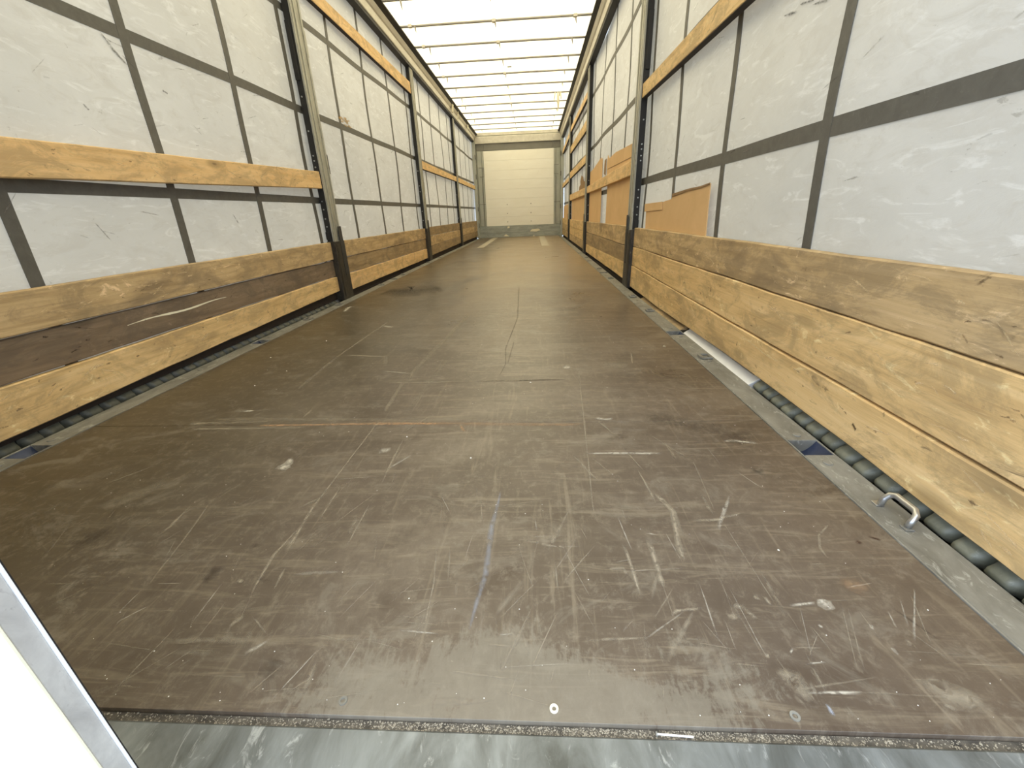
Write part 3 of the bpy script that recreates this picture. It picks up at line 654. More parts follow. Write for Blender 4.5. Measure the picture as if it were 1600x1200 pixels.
# ------------------------------------------------------------------ floor: plywood sheets, rear sill, wear plates, screws
floor = MB().box(-1.15, 1.15, YB, YF, -0.06, -0.028).build('floor', M['dark']); tag(floor, kind='structure')
ys = [YB, 1.222, 3.82, 6.42, 9.02, 11.62, YF]
for a, b in zip(ys[:-1], ys[1:]):
    for x0, x1 in ((-1.147, 1.147),):
        MB().box(x0, x1, a+0.0007, b-0.0007, -0.028, 0.0).build('plywood_sheet', M['deck'], floor, bevel=0.0004)
sill = MB().box(-1.24, 1.24, 0.203, 0.3345, -0.06, -0.004)
sill.build('rear_sill', M['sill'], floor, bevel=0.003)
MB().box(-1.24, 1.24, 0.3345, YB, -0.06, -0.0085).build('sill_joint', M['joint'], floor)
for x0, x1, y0 in ((-0.80, -0.655, 9.2), (0.575, 0.735, 9.15)):
    MB().box(x0, x1, y0, 13.27, 0, 0.003).build('wear_plate', M['plate'], floor)
for (x, y), mt, rr in (((0.438, 0.359), 'cream', 0.0062), ((0.134, 0.361), 'rail', 0.0062), ((0.763, 0.359), 'rail', 0.0065)):
    m = MB(); k = 18
    for r_, z_ in ((rr, 0.0), (rr, 0.0016), (rr*0.52, 0.0016), (rr*0.45, 0.0002)):
        m.v += [(x+math.cos(2*math.pi*j/k)*r_, y+0.004+math.sin(2*math.pi*j/k)*r_, z_) for j in range(k)]
    for i in range(3): m.f += [(i*k+j, i*k+(j+1) % k, (i+1)*k+(j+1) % k, (i+1)*k+j) for j in range(k)]
    m.build('screw_washer', M[mt], floor, smooth=False)
# crumbs and splinters packed in the joint and strewn about
m = MB()
def crumb(m, x, y, z, r):
    n = len(m.v); q = [R1.uniform(0.55, 1.2) for _ in range(6)]
    m.v += [(x+r*q[0], y, z), (x-r*q[1], y, z), (x, y+r*q[2], z), (x, y-r*q[3], z), (x, y, z+r*q[4]*0.7), (x, y, z-r*0.3)]
    m.f += [tuple(n+i for i in t) for t in ((0, 2, 4), (2, 1, 4), (1, 3, 4), (3, 0, 4), (2, 0, 5), (1, 2, 5), (3, 1, 5), (0, 3, 5))]
for i in range(2600):
    x = R1.gauss(0.45, 0.28) if i % 4 else R1.uniform(-0.25, 1.1)
    crumb(m, x, R1.uniform(0.335, 0.3455), -0.0082, R1.uniform(0.0004, 0.0016)*(1 if R1.random() < .93 else 1.6))
o = m.build('debris', M['debris']); tag(o, 'pale crumbs and splinters packed in the joint between deck and rear sill', 'debris', kind='stuff')
m = MB()
for (x, y) in ((-0.791, 2.254), (-0.746, 1.758), (-0.787, 1.581), (-0.950, 1.965), (0.230, 1.006), (0.397, 1.571), (0.008, 1.130), (0.900, 0.663)):
    crumb(m, x, y, 0.001, 0.0022+0.0011*y)
for i in range(260):
    y = 0.36+R1.random()**2*2.6; x = R1.uniform(-0.9, 1.08)
    crumb(m, x, y, 0.0004, R1.uniform(0.0004, 0.0011)*(1+y*0.35))
o = m.build('crumbs', M['speck']); tag(o, 'tiny white crumbs scattered over the brown deck', 'crumbs', kind='stuff')

# scuff marks and a broad dark band lying on the deck film
CC = {'l': (0.36, 0.31, 0.235), 'w': (0.56, 0.52, 0.44), 'o': (0.46, 0.30, 0.18), 'd': (0.045, 0.034, 0.026), 'b': (0.34, 0.36, 0.41), 'r': (0.07, 0.03, 0.018)}
mv, mf, mc = [], [], []
for c, al, pts in MARKS:
    P = []
    for i in range(len(pts)-1):
        a, b = pts[i], pts[i+1]; L = math.hypot(b[0]-a[0], b[1]-a[1]); k = max(3, min(12, int(L/0.03)))
        for j in range(k + (1 if i == len(pts)-2 else 0)):
            t = j/k; P.append([a[q]+(b[q]-a[q])*t for q in range(3)])
    n = len(mv)
    for i, p in enumerate(P):
        a, b = P[max(0, i-1)], P[min(len(P)-1, i+1)]; dx, dy = b[0]-a[0], b[1]-a[1]; L = math.hypot(dx, dy) or 1
        wv = p[2]*0.62*R1.uniform(0.8, 1.2); nx, ny = -dy/L*wv, dx/L*wv
        ex = 0.0 if i in (0, len(P)-1) else 1.0
        z = 0.0005+0.0001*(len(mv) % 5)
        mv += [(p[0]-nx, p[1]-ny, z), (p[0], p[1], z), (p[0]+nx, p[1]+ny, z)]
        am = min(1.0, al*1.5)*ex*R1.uniform(0.7, 1.0); e_ = am*0.25
        mc += [(*CC[c], e_), (*CC[c], am), (*CC[c], e_)]
    for i in range(len(P)-1):
        q = n+3*i; mf += [(q, q+1, q+4, q+3), (q+1, q+2, q+5, q+4)]
me = bpy.data.meshes.new('scuff_marks_and_band'); me.from_pydata(mv, [], mf); me.update(); me.materials.append(M['mark'])
at = me.attributes.new('mark', 'FLOAT_COLOR', 'POINT')
for i, c in enumerate(mc): at.data[i].color = c
o = link('scuff_marks_and_band', me, floor); tag(o, kind='stuff')

# ------------------------------------------------------------------ side rails with lashing pockets
POCK = [(1.015, 1.095), (2.23, 2.31), (3.50, 3.58), (4.75, 4.83), (6.0, 6.08), (7.25, 7.33)]
def side_rail(s, name, pocks):
    root = MB().box(s*1.15, s*1.31, 0.203, YF, -0.10, -0.045).build(name, M['dark']); tag(root, kind='structure')
    edges = [0.3345]
    for a, b in pocks: edges += [a, b]
    edges.append(YF)
    m = MB()
    for i in range(0, len(edges), 2): m.box(s*1.156, s*1.240, edges[i], edges[i+1], -0.04, 0.0)
    for a, b in pocks: m.box(s*1.236, s*1.240, a, b, -0.04, 0.0)
    m.build('rail_plate', M['rail'], root, bevel=0.0015)
    MB().box(s*1.1478, s*1.1515, YB, YF, -0.03, 0.0022).build('rail_lip', M['rail'], root)
    MB().box(s*1.1518, s*1.1555, YB, YF, -0.03, -0.002).build('rail_lip', M['rail'], root)
    for a, b in pocks:
        m = MB(); k = 10; n = 0
        for j in range(k+1):
            t = j/k; x = 1.156+(1.236-1.156)*t; z = -0.040+0.036*max(0, (t-0.45)/0.55)**2
            m.v += [(s*x, a, z), (s*x, b, z)]
        m.f = [(2*j, 2*j+1, 2*j+3, 2*j+2) for j in range(k)]
        m.build('lashing_pocket', M['blue'], root, smooth=True)
    for x, y, r in ((1.197, 1.125, 0.011), (1.192, 0.975, 0.012), (1.203, 1.80, 0.010), (1.2, 2.36, 0.009), (1.2, 2.19, 0.009), (1.2, 3.2, 0.009)):
        MB().disc((s*x, y, 0.0), r, 0.0035, 16).build('rivet', M['rail'], root)
    for y in ((1.845,) if s > 0 else ()) + (2.826, 3.339, 4.353, 5.145, 6.452):
        m = MB().tube([(s*1.178, y-0.028, 0.006), (s*1.178, y+0.028, 0.006), (s*1.218, y+0.028, 0.006), (s*1.218, y-0.028, 0.006), (s*1.178, y-0.028, 0.006)], 0.005, 6)
        m.box(s*1.170, s*1.184, y-0.02, y+0.02, 0, 0.010)
        m.build('flat_lashing_ring', M['rail'], root)
    return root
railL = side_rail(-1, 'trim_1', POCK[:2]+POCK[3:]); railR = side_rail(1, 'trim_2', POCK[:2]+POCK[3:])
# upright lashing ring on the right rail
t = empty('lashing_ring', (1.208, 0.765, 0.0))
tag(t, 'worn steel lashing ring standing upright on the right floor rail near the rear edge', 'ring')
ya, yb = 0.728, 0.802
ring = [(1.196, yb, 0.003), (1.200, yb, 0.020), (1.208, yb-0.003, 0.031), (1.213, yb-0.012, 0.0355), (1.213, ya+0.014, 0.0355), (1.208, ya+0.003, 0.030), (1.200, ya, 0.018), (1.196, ya, 0.003)]
MB().tube(ring, 0.0068, 10).build('bow', M['steel'], t, smooth=True)
MB().box(1.186, 1.204, yb-0.004, yb+0.014, 0.0, 0.004).build('base_plate', M['steel'], t, bevel=0.001)
MB().box(1.186, 1.204, ya-0.010, ya+0.008, 0.0, 0.004).build('base_plate', M['rail'], t, bevel=0.001)

# ------------------------------------------------------------------ curtains
def bulge(y, z): return 0.006*math.sin(y*4.1+z*1.7)+0.005*math.sin(y*1.9-z*3.1+1)+0.003*math.sin(z*7+y)
XC = 1.314
def curtain(s, name, straps, rows):
    v, f = [], []; ny, nz = 150, 34; y0, y1, z0, z1 = 0.26, 13.41, -0.02, 2.60
    for j in range(nz+1):
        for i in range(ny+1):
            y = y0+(y1-y0)*i/ny; z = z0+(z1-z0)*j/nz; v.append((s*(XC-bulge(y, z)), y, z))
    for j in range(nz):
        for i in range(ny): q = j*(ny+1)+i; f.append((q, q+1, q+ny+2, q+ny+1))
    me = bpy.data.meshes.new(name); me.from_pydata(v, [], f); me.update()
    for p in me.polygons: p.use_smooth = True
    me.materials.append(M['curtain']); root = link(name, me); tag(root, kind='structure')
    def strip(path, wid, vert):
        m = MB(); n = len(path)
        for (y, z) in path:
            x = XC-bulge(y, z)
            for dx in (0.0004, 0.0024):
                for e in (-wid/2, wid/2):
                    m.v.append((s*(x-dx-(0.0006 if vert else 0)), y+(e if vert else 0), z+(0 if vert else e)))
        for i in range(n-1):
            a = 4*i; b = a+4
            m.f += [(a+2, a+3, b+3, b+2), (a, a+2, b+2, b), (a+1, b+1, b+3, a+3)]
        m.f += [(0, 1, 3, 2), (4*n-4, 4*n-2, 4*n-1, 4*n-3)]
        m.build('webbing_strap', M['webbing'], root)
    for yb_, lean in straps:
        strip([(yb_+lean*(z-0.5), z) for z in [0.02+2.56*i/24 for i in range(25)]], 0.046, True)
    for fz, wd in rows:
        strip([(y, fz(y)) for y in [0.27+13.1*i/110 for i in range(111)]], wd, False)
    return root
wallL = curtain(-1, 'wall_left', [(0.70, .02), (1.381, .02), (2.095, .02), (2.772, .015), (3.478, .015), (4.254, .01), (5.062, .01), (5.823, .01), (6.61, .01), (7.42, 0), (8.162, 0), (8.943, 0), (9.684, 0), (10.42, 0), (11.15, 0), (11.9, 0), (12.6, 0)],
    [(lambda y: 0.784+0.0045*y, 0.046), (lambda y: 1.392+0.0095*y, 0.050), (lambda y: 1.975+0.0165*min(y, 8), 0.046)])
wallR = curtain(1, 'wall_right', [(0.72, .05), (1.463, .052), (2.219, .055), (2.935, .05), (3.684, .03), (4.60, .02), (5.37, .02), (6.16, .01), (6.95, .01), (7.72, 0), (8.5, 0), (9.25, 0), (10.0, 0), (10.8, 0), (11.5, 0), (12.2, 0), (12.8, 0)],
    [(lambda y: 0.843+0.002*y, 0.052), (lambda y: 1.514, 0.048), (lambda y: 2.177, 0.046)])
# gathered hem along the bottom of each curtain: one pillow per fold
def hem(s, root, y0, y1, step, depth):
    y = y0
    while y < y1:
        L = step*R1.uniform(0.9, 1.1); d = depth*R1.uniform(0.85, 1.1); m = MB(); nu, nv = 6, 6
        for i in range(nu+1):
            u = i/nu; by = (1-abs(2*u-1)**7)**0.5 if 0 < u < 1 else 0.0
            for j in range(nv+1):
                w_ = j/nv; bz = math.sin(math.pi*(0.10+0.86*(1-w_)))
                m.v.append((s*(1.309-d*by*bz), y+0.002+(L-0.004)*u, -0.044+0.054*w_))
        for i in range(nu):
            for j in range(nv): q = i*(nv+1)+j; m.f.append((q, q+1, q+nv+2, q+nv+1))
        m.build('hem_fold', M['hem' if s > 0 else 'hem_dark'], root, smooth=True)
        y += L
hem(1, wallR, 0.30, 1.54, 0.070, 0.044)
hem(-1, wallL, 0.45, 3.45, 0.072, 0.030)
for s, root in ((1, wallR), (-1, wallL)):
    MB().box(s*1.3105, s*1.3125, 0.26, 13.2, -0.10, 0.03).build('hem_backing', M['black'], root)
    pb = [(0.42, 3.53), (3.735, 6.74), (6.94, 9.985), (10.175, 13.1)] if s < 0 else [(2.40, 3.744), (3.955, 7.11), (7.32, 10.43), (10.635, 13.1)]
    for a, c in pb: MB().box(s*1.2925, s*1.2985, a, c, -0.002 if a > 3 else 0.012, 0.13).build('hem_flap', M['gap'], root)  # added dark strips painting the shade in the gap under the planks
    for a, c in pb[1 if s < 0 else 0:]: MB().box(s*1.287, s*1.2985, a, c, -0.044, -0.002).build('hem_flap', M['gap'], root)  # the same painted shade, below plank level
a = empty('plastic_strip', (1.275, 1.95, -0.045)); tag(a, 'white plastic strip lying in the gap under the right side planks', 'strip')
MB().prism_y([(1.244, -0.045), (1.305, -0.045), (1.305, 0.004), (1.300, 0.006), (1.244, -0.030)], 1.60, 2.335).build('strip_body', M['white'], a, bevel=0.003)
MB().prism_y([(1.243, -0.045), (1.306, -0.045), (1.306, 0.007), (1.300, 0.009), (1.243, -0.026)], 1.555, 1.60).build('end_cap', M['white'], a, bevel=0.002)
a = empty('wooden_batten', (1.275, 2.6, -0.045)); tag(a, 'thin brown batten lying in the gap beyond the white plastic strip', 'batten')
MB().prism_y([(1.244, -0.045), (1.305, -0.045), (1.305, 0.002), (1.298, 0.004), (1.244, -0.028)], 2.39, 3.35).build('batten_body', M['wood_worn'], a, bevel=0.002)
MB().box(1.244, 1.306, 2.345, 2.39, -0.045, -0.017).build('dark_end', M['black'], a)

# ------------------------------------------------------------------ roof
roof = MB()
ny = 80
for i in range(ny+1):
    y = 0.20+13.2*i/ny
    for x in (-1.2, -0.6, 0.0, 0.6, 1.2): roof.v.append((x, y, 2.7665+0.006*abs(math.sin((y-5.43)/0.6575*math.pi))))
for i in range(ny):
    for j in range(4): q = 5*i+j; roof.f.append((q, q+1, q+6, q+5))
ceil = roof.build('ceiling', M['roof'], smooth=True); tag(ceil, kind='structure')
for k in range(-7, 12):
    y = 5.43+0.6575*k
    if y > 13.15: continue
    sag = R1.uniform(-0.006, 0.006)
    b = MB().tube([(-1.15, y+sag, 2.744), (-0.4, y, 2.747), (0.4, y, 2.748), (1.15, y-sag, 2.745)], 0.0135, 8).build('roof_bow', M['bow'], ceil, smooth=True)
    for x in (-0.94+R1.uniform(-.02, .02), 0.0, 0.94+R1.uniform(-.02, .02)):
        h = R1.uniform(0.05, 0.085)
        MB().tube([(x, y, 2.745), (x+0.004, y, 2.735-h*0.4), (x+0.01, y, 2.735-h)], [0.012, 0.009, 0.003], 6).build('bow_hook', M['bow'], b)
    if k in (1, 2, 4, 7):
        for x in (-1.0, 0.0, 0.95)[: 3 if k == 1 else 2]:
            MB().box(x-0.035, x+0.01, y-0.02, y+0.02, 2.73, 2.763).build('bow_clamp', M['alu'], b, bevel=0.004)
MB().box(0.045, 0.11, 7.80, 7.86, 2.7655, 2.7662).build('patch', M['bow'], ceil)
MB().box(-1.25, 1.25, 13.30, 13.42, 2.70, 2.80).build('end_bow', M['alu'], ceil)
a = empty('loose_straps', (0.92, 9.36, 2.74)); tag(a, 'pale yellow strap ends dangling from a roof bow near the right roof rail', 'strap')
for x, h, dx in ((0.862, 0.13, -0.02), (0.905, 0.30, 0.01), (0.935, 0.26, -0.01), (0.965, 0.11, 0.01)):
    MB().tube([(x, 9.36, 2.745), (x+dx*0.5, 9.36, 2.74-h*0.5), (x+dx, 9.36, 2.74-h)], [0.012, 0.014, 0.010], 6).build('strap_end', M['cream'], a)

# upper side rails
def cant(s, name):
    prof = [(1.318, 2.585), (1.222, 2.575), (1.216, 2.582), (1.210, 2.648), (1.196, 2.660), (1.172, 2.700), (1.318, 2.76)]
    root = MB().prism_y([(s*x, z) for x, z in prof], 0.20, 13.35).build(name, M['alu']); tag(root, kind='structure')
    MB().prism_y([(s*x, z) for x, z in ((1.172, 2.701), (1.126, 2.731), (1.126, 2.745), (1.20, 2.764), (1.24, 2.74))], 0.20, 13.30).build('roof_seal', M['black'], root)
    MB().box(s*1.226, s*1.300, 0.20, 13.3, 2.545, 2.574).build('curtain_track', M['black'], root)
    MB().box(s*1.2085, s*1.216, 0.20, 13.3, 2.649, 2.655).build('rail_bead', M['alu'], root)
    if s < 0:
        for y, h, d in ((9.75, 0.14, .02), (10.35, 0.15, 0.02), (11.8, 0.10, .01)):
            MB().prism_y([(-1.165, 2.72), (-1.155, 2.72), (-1.15-d, 2.72-h), (-1.17-d, 2.715-h)], y-0.12 if h < .145 else y-.04, y).build('strap_end', M['cream'], root)
    return root
cant(-1, 'trim_3'); cant(1, 'trim_4')

# ------------------------------------------------------------------ front wall
wf = MB().box(-1.27, 1.27, YF+0.03, YF+0.10, -0.05, 2.76).build('wall_front', M['front_frame']); tag(wf, kind='structure')
X0, X1 = -0.985, 1.015
zs = [0.325+0.249*i for i in range(9)]; zs[-1] = 2.318
for a, b in zip(zs[:-1], zs[1:]):
    MB().box(X0, X1, YF+0.004, YF+0.03, a+0.0006, b-0.0006).build('panel_board', M['front_panel'], wf, bevel=0.0016)
MB().box(-1.215, 1.215, YF-0.012, YF+0.03, 0.0, 0.12).build('kick_plate', M['kick'], wf, bevel=0.003)
MB().box(-1.215, 1.215, YF-0.006, YF+0.03, 0.124, 0.323).build('kick_plate', M['kick'], wf, bevel=0.003)
MB().box(-1.20, 1.22, YF-0.03, YF+0.03, 2.515, 2.675).build('header_beam', M['alu'], wf, bevel=0.006)
MB().box(-1.21, 1.23, YF-0.045, YF-0.03, 2.500, 2.515).build('header_lip', M['alu'], wf)
for a, b in ((-1.18, -0.965), (-0.96, 0.985), (0.99, 1.21)):
    MB().box(a, b, YF+0.0, YF+0.03, 2.325, 2.498).build('header_band', M['front_band'], wf, bevel=0.002)
for s, xi, xo in ((-1, X0, -1.17), (1, X1, 1.20)):
    MB().box(xi+s*0.006, xi+s*0.050, YF-0.004, YF+0.03, 0.325, 2.32).build('frame_channel', M['front_frame'], wf, bevel=0.004)
    MB().box(xi+s*0.060, xo, YF-0.015, YF+0.03, 0.325, 2.32).build('frame_column', M['front_frame'], wf, bevel=0.006)
    c = xi+s*0.012
    MB().tube([(xi+s*0.14, YF-0.03, 1.90), (c, YF-0.03, 1.90), (c, YF-0.03, 1.665), (xi+s*0.13, YF-0.03, 1.665)], 0.007, 6).build('frame_handle', M['front_band'], wf)
    MB().tube([(c+s*0.05, YF-0.022, 1.62), (c+s*0.05, YF-0.022, 0.34)], 0.006, 6).build('lock_rod', M['front_band'], wf)
    MB().box(c-s*0.01, xo, YF-0.02, YF, 0.925, 0.938).build('frame_bar', M['front_band'], wf)
    MB().box(s*1.205, s*1.296, YF-0.10, YF+0.03, 0.0, 2.58).build('corner_post', M['front_frame'], wf, bevel=0.005)
    for z in (0.30, 0.75, 1.6, 2.1):
        MB().box(s*1.20, s*1.212, YF-0.16, YF-0.13, z, z+0.12).build('hinge', M['dark'], wf)
for x in (-0.355, 0.345):
    for z in (0.43, 0.665, 0.91):
        MB().tube([(x, YF+0.004, z), (x, YF-0.004, z)], 0.013, 10).build('panel_bolt', M['front_band'], wf)
for pts, in (([(-0.50, 0.03), (-0.42, 0.085), (-0.33, 0.02)],), ([(0.30, 0.14), (0.36, 0.20), (0.56, 0.21), (0.62, 0.17), (0.5, 0.13)],), ([(0.38, 0.0), (0.41, 0.03), (0.45, 0.02), (0.44, 0.0)],), ([(-0.38, 0.25), (-0.36, 0.31), (-0.30, 0.30), (-0.31, 0.26)],)):
    m = MB(); n = len(pts); m.v = [(x, YF-0.014, z) for x, z in pts]+[(x, YF-0.0125, z) for x, z in pts]
    m.f = [tuple(range(n)), tuple(range(2*n-1, n-1, -1))]+[(i, (i+1) % n, n+(i+1) % n, n+i) for i in range(n)]
    m.build('paper_scrap', M['cream'], wf)

# ------------------------------------------------------------------ rear corner posts and the closed left door
for s, nm in ((-1, 'trim_5'), (1, 'trim_6')):
    o = MB().box(s*1.245, s*1.33, 0.203, 0.40, -0.1, 2.78).build(nm, M['galv'], bevel=0.004); tag(o, kind='structure')
door = MB().box(-1.235, -0.006, 0.2045, 0.2215, -0.10, 2.62).build('door_1', M['door_white']); tag(door, kind='structure')
MB().box(-0.006, -0.0005, 0.2062, 0.2225, -0.10, 2.62).build('edge_profile', M['door_edge'], door, bevel=0.0008)
MB().box(-0.007, 0.0012, 0.2225, 0.2246, -0.10, 2.62).build('edge_lip', M['white'], door, bevel=0.0004)
MB().box(-0.007, 0.0004, 0.2030, 0.2058, -0.10, 2.62).build('outer_lip', M['cream'], door, bevel=0.0005)
MB().box(-0.012, -0.0002, 0.2247, 0.2262, -0.10, 2.62).build('door_edge_shadow', M['black'], door)  # black strip painting the shadow beside the door edge

# ================================================================== things
# ------------------------------------------------------------------ posts between the bays
def post(s, y0, y1, label, nb):
    t = empty('stake_post', (s*1.27, (y0+y1)/2, 0.0)); tag(t, label, 'post')
    yn = y1-y0
    MB().box(s*1.242, s*1.250, y0, y1, 0.47, 2.575).build('face_plate', M['galv'], t, bevel=0.001)
    for a, b in ((0.0, 0.16), (0.30, 0.40), (0.84, 1.0)):
        MB().box(s*1.2365, s*1.242, y0+yn*a, y0+yn*b, 0.47, 2.573).build('face_rib', M['galv'], t, bevel=0.0012)
    MB().box(s*1.2505, s*1.297, y0+0.001, y0+0.012, 0.47, 2.575).build('side_web', M['black'], t)
    MB().box(s*1.2505, s*1.297, y1-0.012, y1-0.001, 0.47, 2.575).build('side_web', M['boot'], t)
    MB().box(s*1.231, s*1.297, y0-0.022, y1+0.03, 0.0005, 0.485).build('boot', M['boot'], t, bevel=0.004)
    MB().box(s*1.2285, s*1.231, y0+0.012, y0+yn*0.45, 0.03, 0.46).build('boot_rib', M['boot'], t, bevel=0.001)
    MB().box(s*1.2280, s*1.231, y0+yn*0.62, y1+0.004, 0.20, 0.60).build('latch_bar', M['dark'], t, bevel=0.001)
    MB().box(s*1.235, s*1.285, y1, y1+0.022, 0.44, 0.56).build('plank_pocket', M['boot'], t, bevel=0.002)
    MB().box(s*1.238, s*1.285, y1, y1+0.018, 1.00, 1.14).build('plank_pocket', M['boot'], t, bevel=0.002)
    MB().box(s*1.238, s*1.285, y1, y1+0.016, 1.78, 1.94).build('plank_pocket', M['galv'], t, bevel=0.002)
    MB().box(s*1.262, s*1.297, y0-0.012, y0, 0.50, 0.56).build('plank_pocket', M['black'], t, bevel=0.002)
    MB().box(s*1.262, s*1.297, y0-0.010, y0, 1.60, 1.95).build('plank_pocket', M['black'], t, bevel=0.002)
    for z in nb:
        MB().tube([(s*1.278, y0+0.001, z), (s*1.278, y0-0.004, z)], 0.0055, 8).build('bolt', M['steel'], t)
NB = (0.60, 0.66, 0.73, 0.79, 1.00, 1.035, 1.08, 1.115, 1.28, 1.5, 1.9, 2.1)
post(-1, 3.555, 3.70, 'dark booted grey post on the left wall, nearest of its three', NB)
post(-1, 6.765, 6.905, 'middle of three posts on the left wall, its boot brown and dark', NB[::2])
post(-1, 10.01, 10.14, 'farthest of three posts on the left wall, beside two aligned battens', NB[::3])
post(1, 3.77, 3.92, 'grey galvanised post on the right wall between cardboard sheets, nearest of three', NB)
post(1, 7.14, 7.285, 'pale middle post of three on the right wall, beyond the tall cardboard', NB[::2])
post(1, 10.46, 10.60, 'farthest of three posts on the right wall, among the stacked battens', NB[::3])

# ------------------------------------------------------------------ planks and battens (each one lifts out)
def plank(name, s, x0, x1, y0, y1, zb, zt, mat, label, group=None, rag=0.0016, bow=0.0, arch=0.0):
    """zb, zt: (z at y0, z at y1); slightly uneven edges"""
    n = max(6, int((y1-y0)/0.10)); m = MB(); rr = random.Random(hash((round(y0*100), round(zb[0]*1000), s)) & 0xffff)
    eb = et = 0.0; P = []
    for i in range(n+1):
        t = i/n; eb = eb*0.6+rr.uniform(-rag, rag); et = et*0.6+rr.uniform(-rag, rag); y = y0+(y1-y0)*t
        a = zb[0]+(zb[1]-zb[0])*t+eb+arch*math.sin(math.pi*min(1, t/0.7)); b = zt[0]+(zt[1]-zt[0])*t+et; dx = -bow*math.sin(math.pi*t)
        c = 0.0035
        P.append([(s*(x0+dx), y, a+c), (s*(x0+dx), y, b-c), (s*(x0+dx+c), y, b), (s*(x1+dx), y, b), (s*(x1+dx), y, a), (s*(x0+dx+c), y, a)])
    for q in P: m.v += q
    for i in range(n):
        for j in range(6): a = 6*i; m.f.append((a+j, a+(j+1) % 6, a+6+(j+1) % 6, a+6+j))
    m.f += [tuple(range(6)), tuple(6*n+5-j for j in range(6))]
    o = m.build(name, M[mat], org=(s*(x0+x1)/2, (y0+y1)/2, (zb[0]+zt[0])/2))
    return tag(o, label, 'plank', group)
PX0, PX1 = 1.262, 1.286
GL, GR = 'low planks along the left wall', 'low planks along the right wall'
def low(s, y0, y1, cuts, mats, where, g, adj, ins=(0, 0, 0), arch=0.0):
    for i, k in enumerate(('bottom', 'middle', 'top')):
        d = ins[i]
        zb, zt = cuts[i][0:2], cuts[i][2:4]
        plank('side_plank', s, PX0+d, PX1+min(d, .004), y0, y1, zb, zt, mats[i], '%s %s plank low in %s' % (adj[i], k, where), g, arch=arch if i == 0 else 0)
low(-1, 0.42, 3.530, ((.026, .082, .188, .201), (.193, .206, .330, .333), (.337, .340, .464, .480)), ('wood_yellow', 'wood_dark', 'wood_worn'),
    'the nearest bay of the left wall', GL, ('clean yellow', 'dark brown scratched', 'weathered'), (0, .010, 0))
low(-1, 3.732, 6.742, ((.050, .046, .196, .187), (.201, .192, .336, .331), (.341, .336, .478, .485)), ('wood_pale', 'wood_grey', 'wood_worn'),
    'the second bay of the left wall', GL, ('bright orange', 'streaked brown', 'yellowish'), (0, .006, 0))
low(-1, 6.937, 9.986, ((.058, .070, .203, .215), (.208, .220, .360, .350), (.365, .355, .494, .500)), ('wood_grey', 'wood_worn', 'wood_grey'),
    'the third bay of the left wall', GL, ('streaked', 'brown', 'worn brown'), (0, 0, .003))
low(-1, 10.172, 13.12, ((.065, .060, .215, .210), (.220, .215, .355, .350), (.360, .355, .500, .495)), ('wood_grey', 'wood_worn', 'wood_grey'),
    'the farthest bay of the left wall', GL, ('plain brown', 'plain brown', 'plain brown'))
low(1, 0.42, 3.745, ((.0145, .0145, .161, .195), (.165, .199, .350, .348), (.354, .352, .509, .501)), ('wood_yellow', 'wood_yellow', 'wood_worn'),
    'the nearest bay of the right wall', GR, ('knotty yellow', 'broad yellow', 'brown-stained'), (-.003, 0, .002), 0.022)
low(1, 3.952, 7.115, ((.036, .030, .190, .150), (.195, .155, .333, .330), (.338, .335, .505, .490)), ('wood_yellow', 'wood_grey', 'wood_worn'),
    'the second bay of the right wall', GR, ('streaked yellow', 'grey-stained', 'dirty brown'))
low(1, 7.317, 10.435, ((.040, .035, .170, .165), (.175, .170, .330, .325), (.335, .330, .488, .480)), ('wood_worn', 'wood_yellow', 'wood_yellow'),
    'the third bay of the right wall', GR, ('brown', 'scuffed', 'yellowish'))
low(1, 10.632, 13.12, ((.040, .040, .190, .190), (.195, .195, .335, .335), (.340, .340, .480, .480)), ('wood_worn', 'wood_worn', 'wood_yellow'),
    'the farthest bay of the right wall', GR, ('small brown', 'small brown', 'small brown'))
# white scrape on the dark plank
m = MB(); k = 14
for i in range(k+1):
    t = i/k; y = 1.60+0.60*t; z = 0.272+0.004*math.sin(9*t)+0.004*t; h = (0.0012+0.0035*math.sin(math.pi*t))*R1.uniform(0.6, 1.2)
    m.v += [(-(PX0+.0098), y, z-h), (-(PX0+.0098), y, z+h)]
m.f = [(2*i, 2*i+1, 2*i+3, 2*i+2) for i in range(k)]
dk = [o for o in bpy.data.objects if o.get('label', '').startswith('dark brown scratched middle')][0]
m.build('scrape', M['cream'], dk)
# upper battens
GB, GC = 'battens high on the left wall', 'battens high on the right wall'
def bat(s, y0, y1, zb0, zb1, zt0, zt1, mat, label):
    o = plank('side_batten', s, 1.254, 1.290, y0, y1, (zb0, zb1), (zt0, zt1), mat, label, GB if s < 0 else GC, 0.0008)
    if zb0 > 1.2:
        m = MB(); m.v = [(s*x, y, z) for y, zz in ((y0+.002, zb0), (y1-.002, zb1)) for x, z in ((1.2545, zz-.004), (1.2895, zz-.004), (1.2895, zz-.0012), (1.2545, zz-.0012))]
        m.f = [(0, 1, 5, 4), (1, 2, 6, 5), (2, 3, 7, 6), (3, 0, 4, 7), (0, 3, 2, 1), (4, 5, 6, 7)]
        m.build('dark_underside_shade', M['gap'], o)  # added strip, painting the shade under the batten
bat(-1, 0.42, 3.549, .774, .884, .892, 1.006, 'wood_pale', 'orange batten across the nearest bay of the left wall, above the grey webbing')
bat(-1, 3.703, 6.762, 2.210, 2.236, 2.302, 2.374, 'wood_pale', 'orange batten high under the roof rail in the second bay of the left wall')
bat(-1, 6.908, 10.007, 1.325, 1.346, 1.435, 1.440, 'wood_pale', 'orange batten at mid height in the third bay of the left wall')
bat(-1, 10.143, 13.14, 1.348, 1.333, 1.443, 1.432, 'wood_pale', 'short orange batten at mid height in the farthest bay of the left wall')
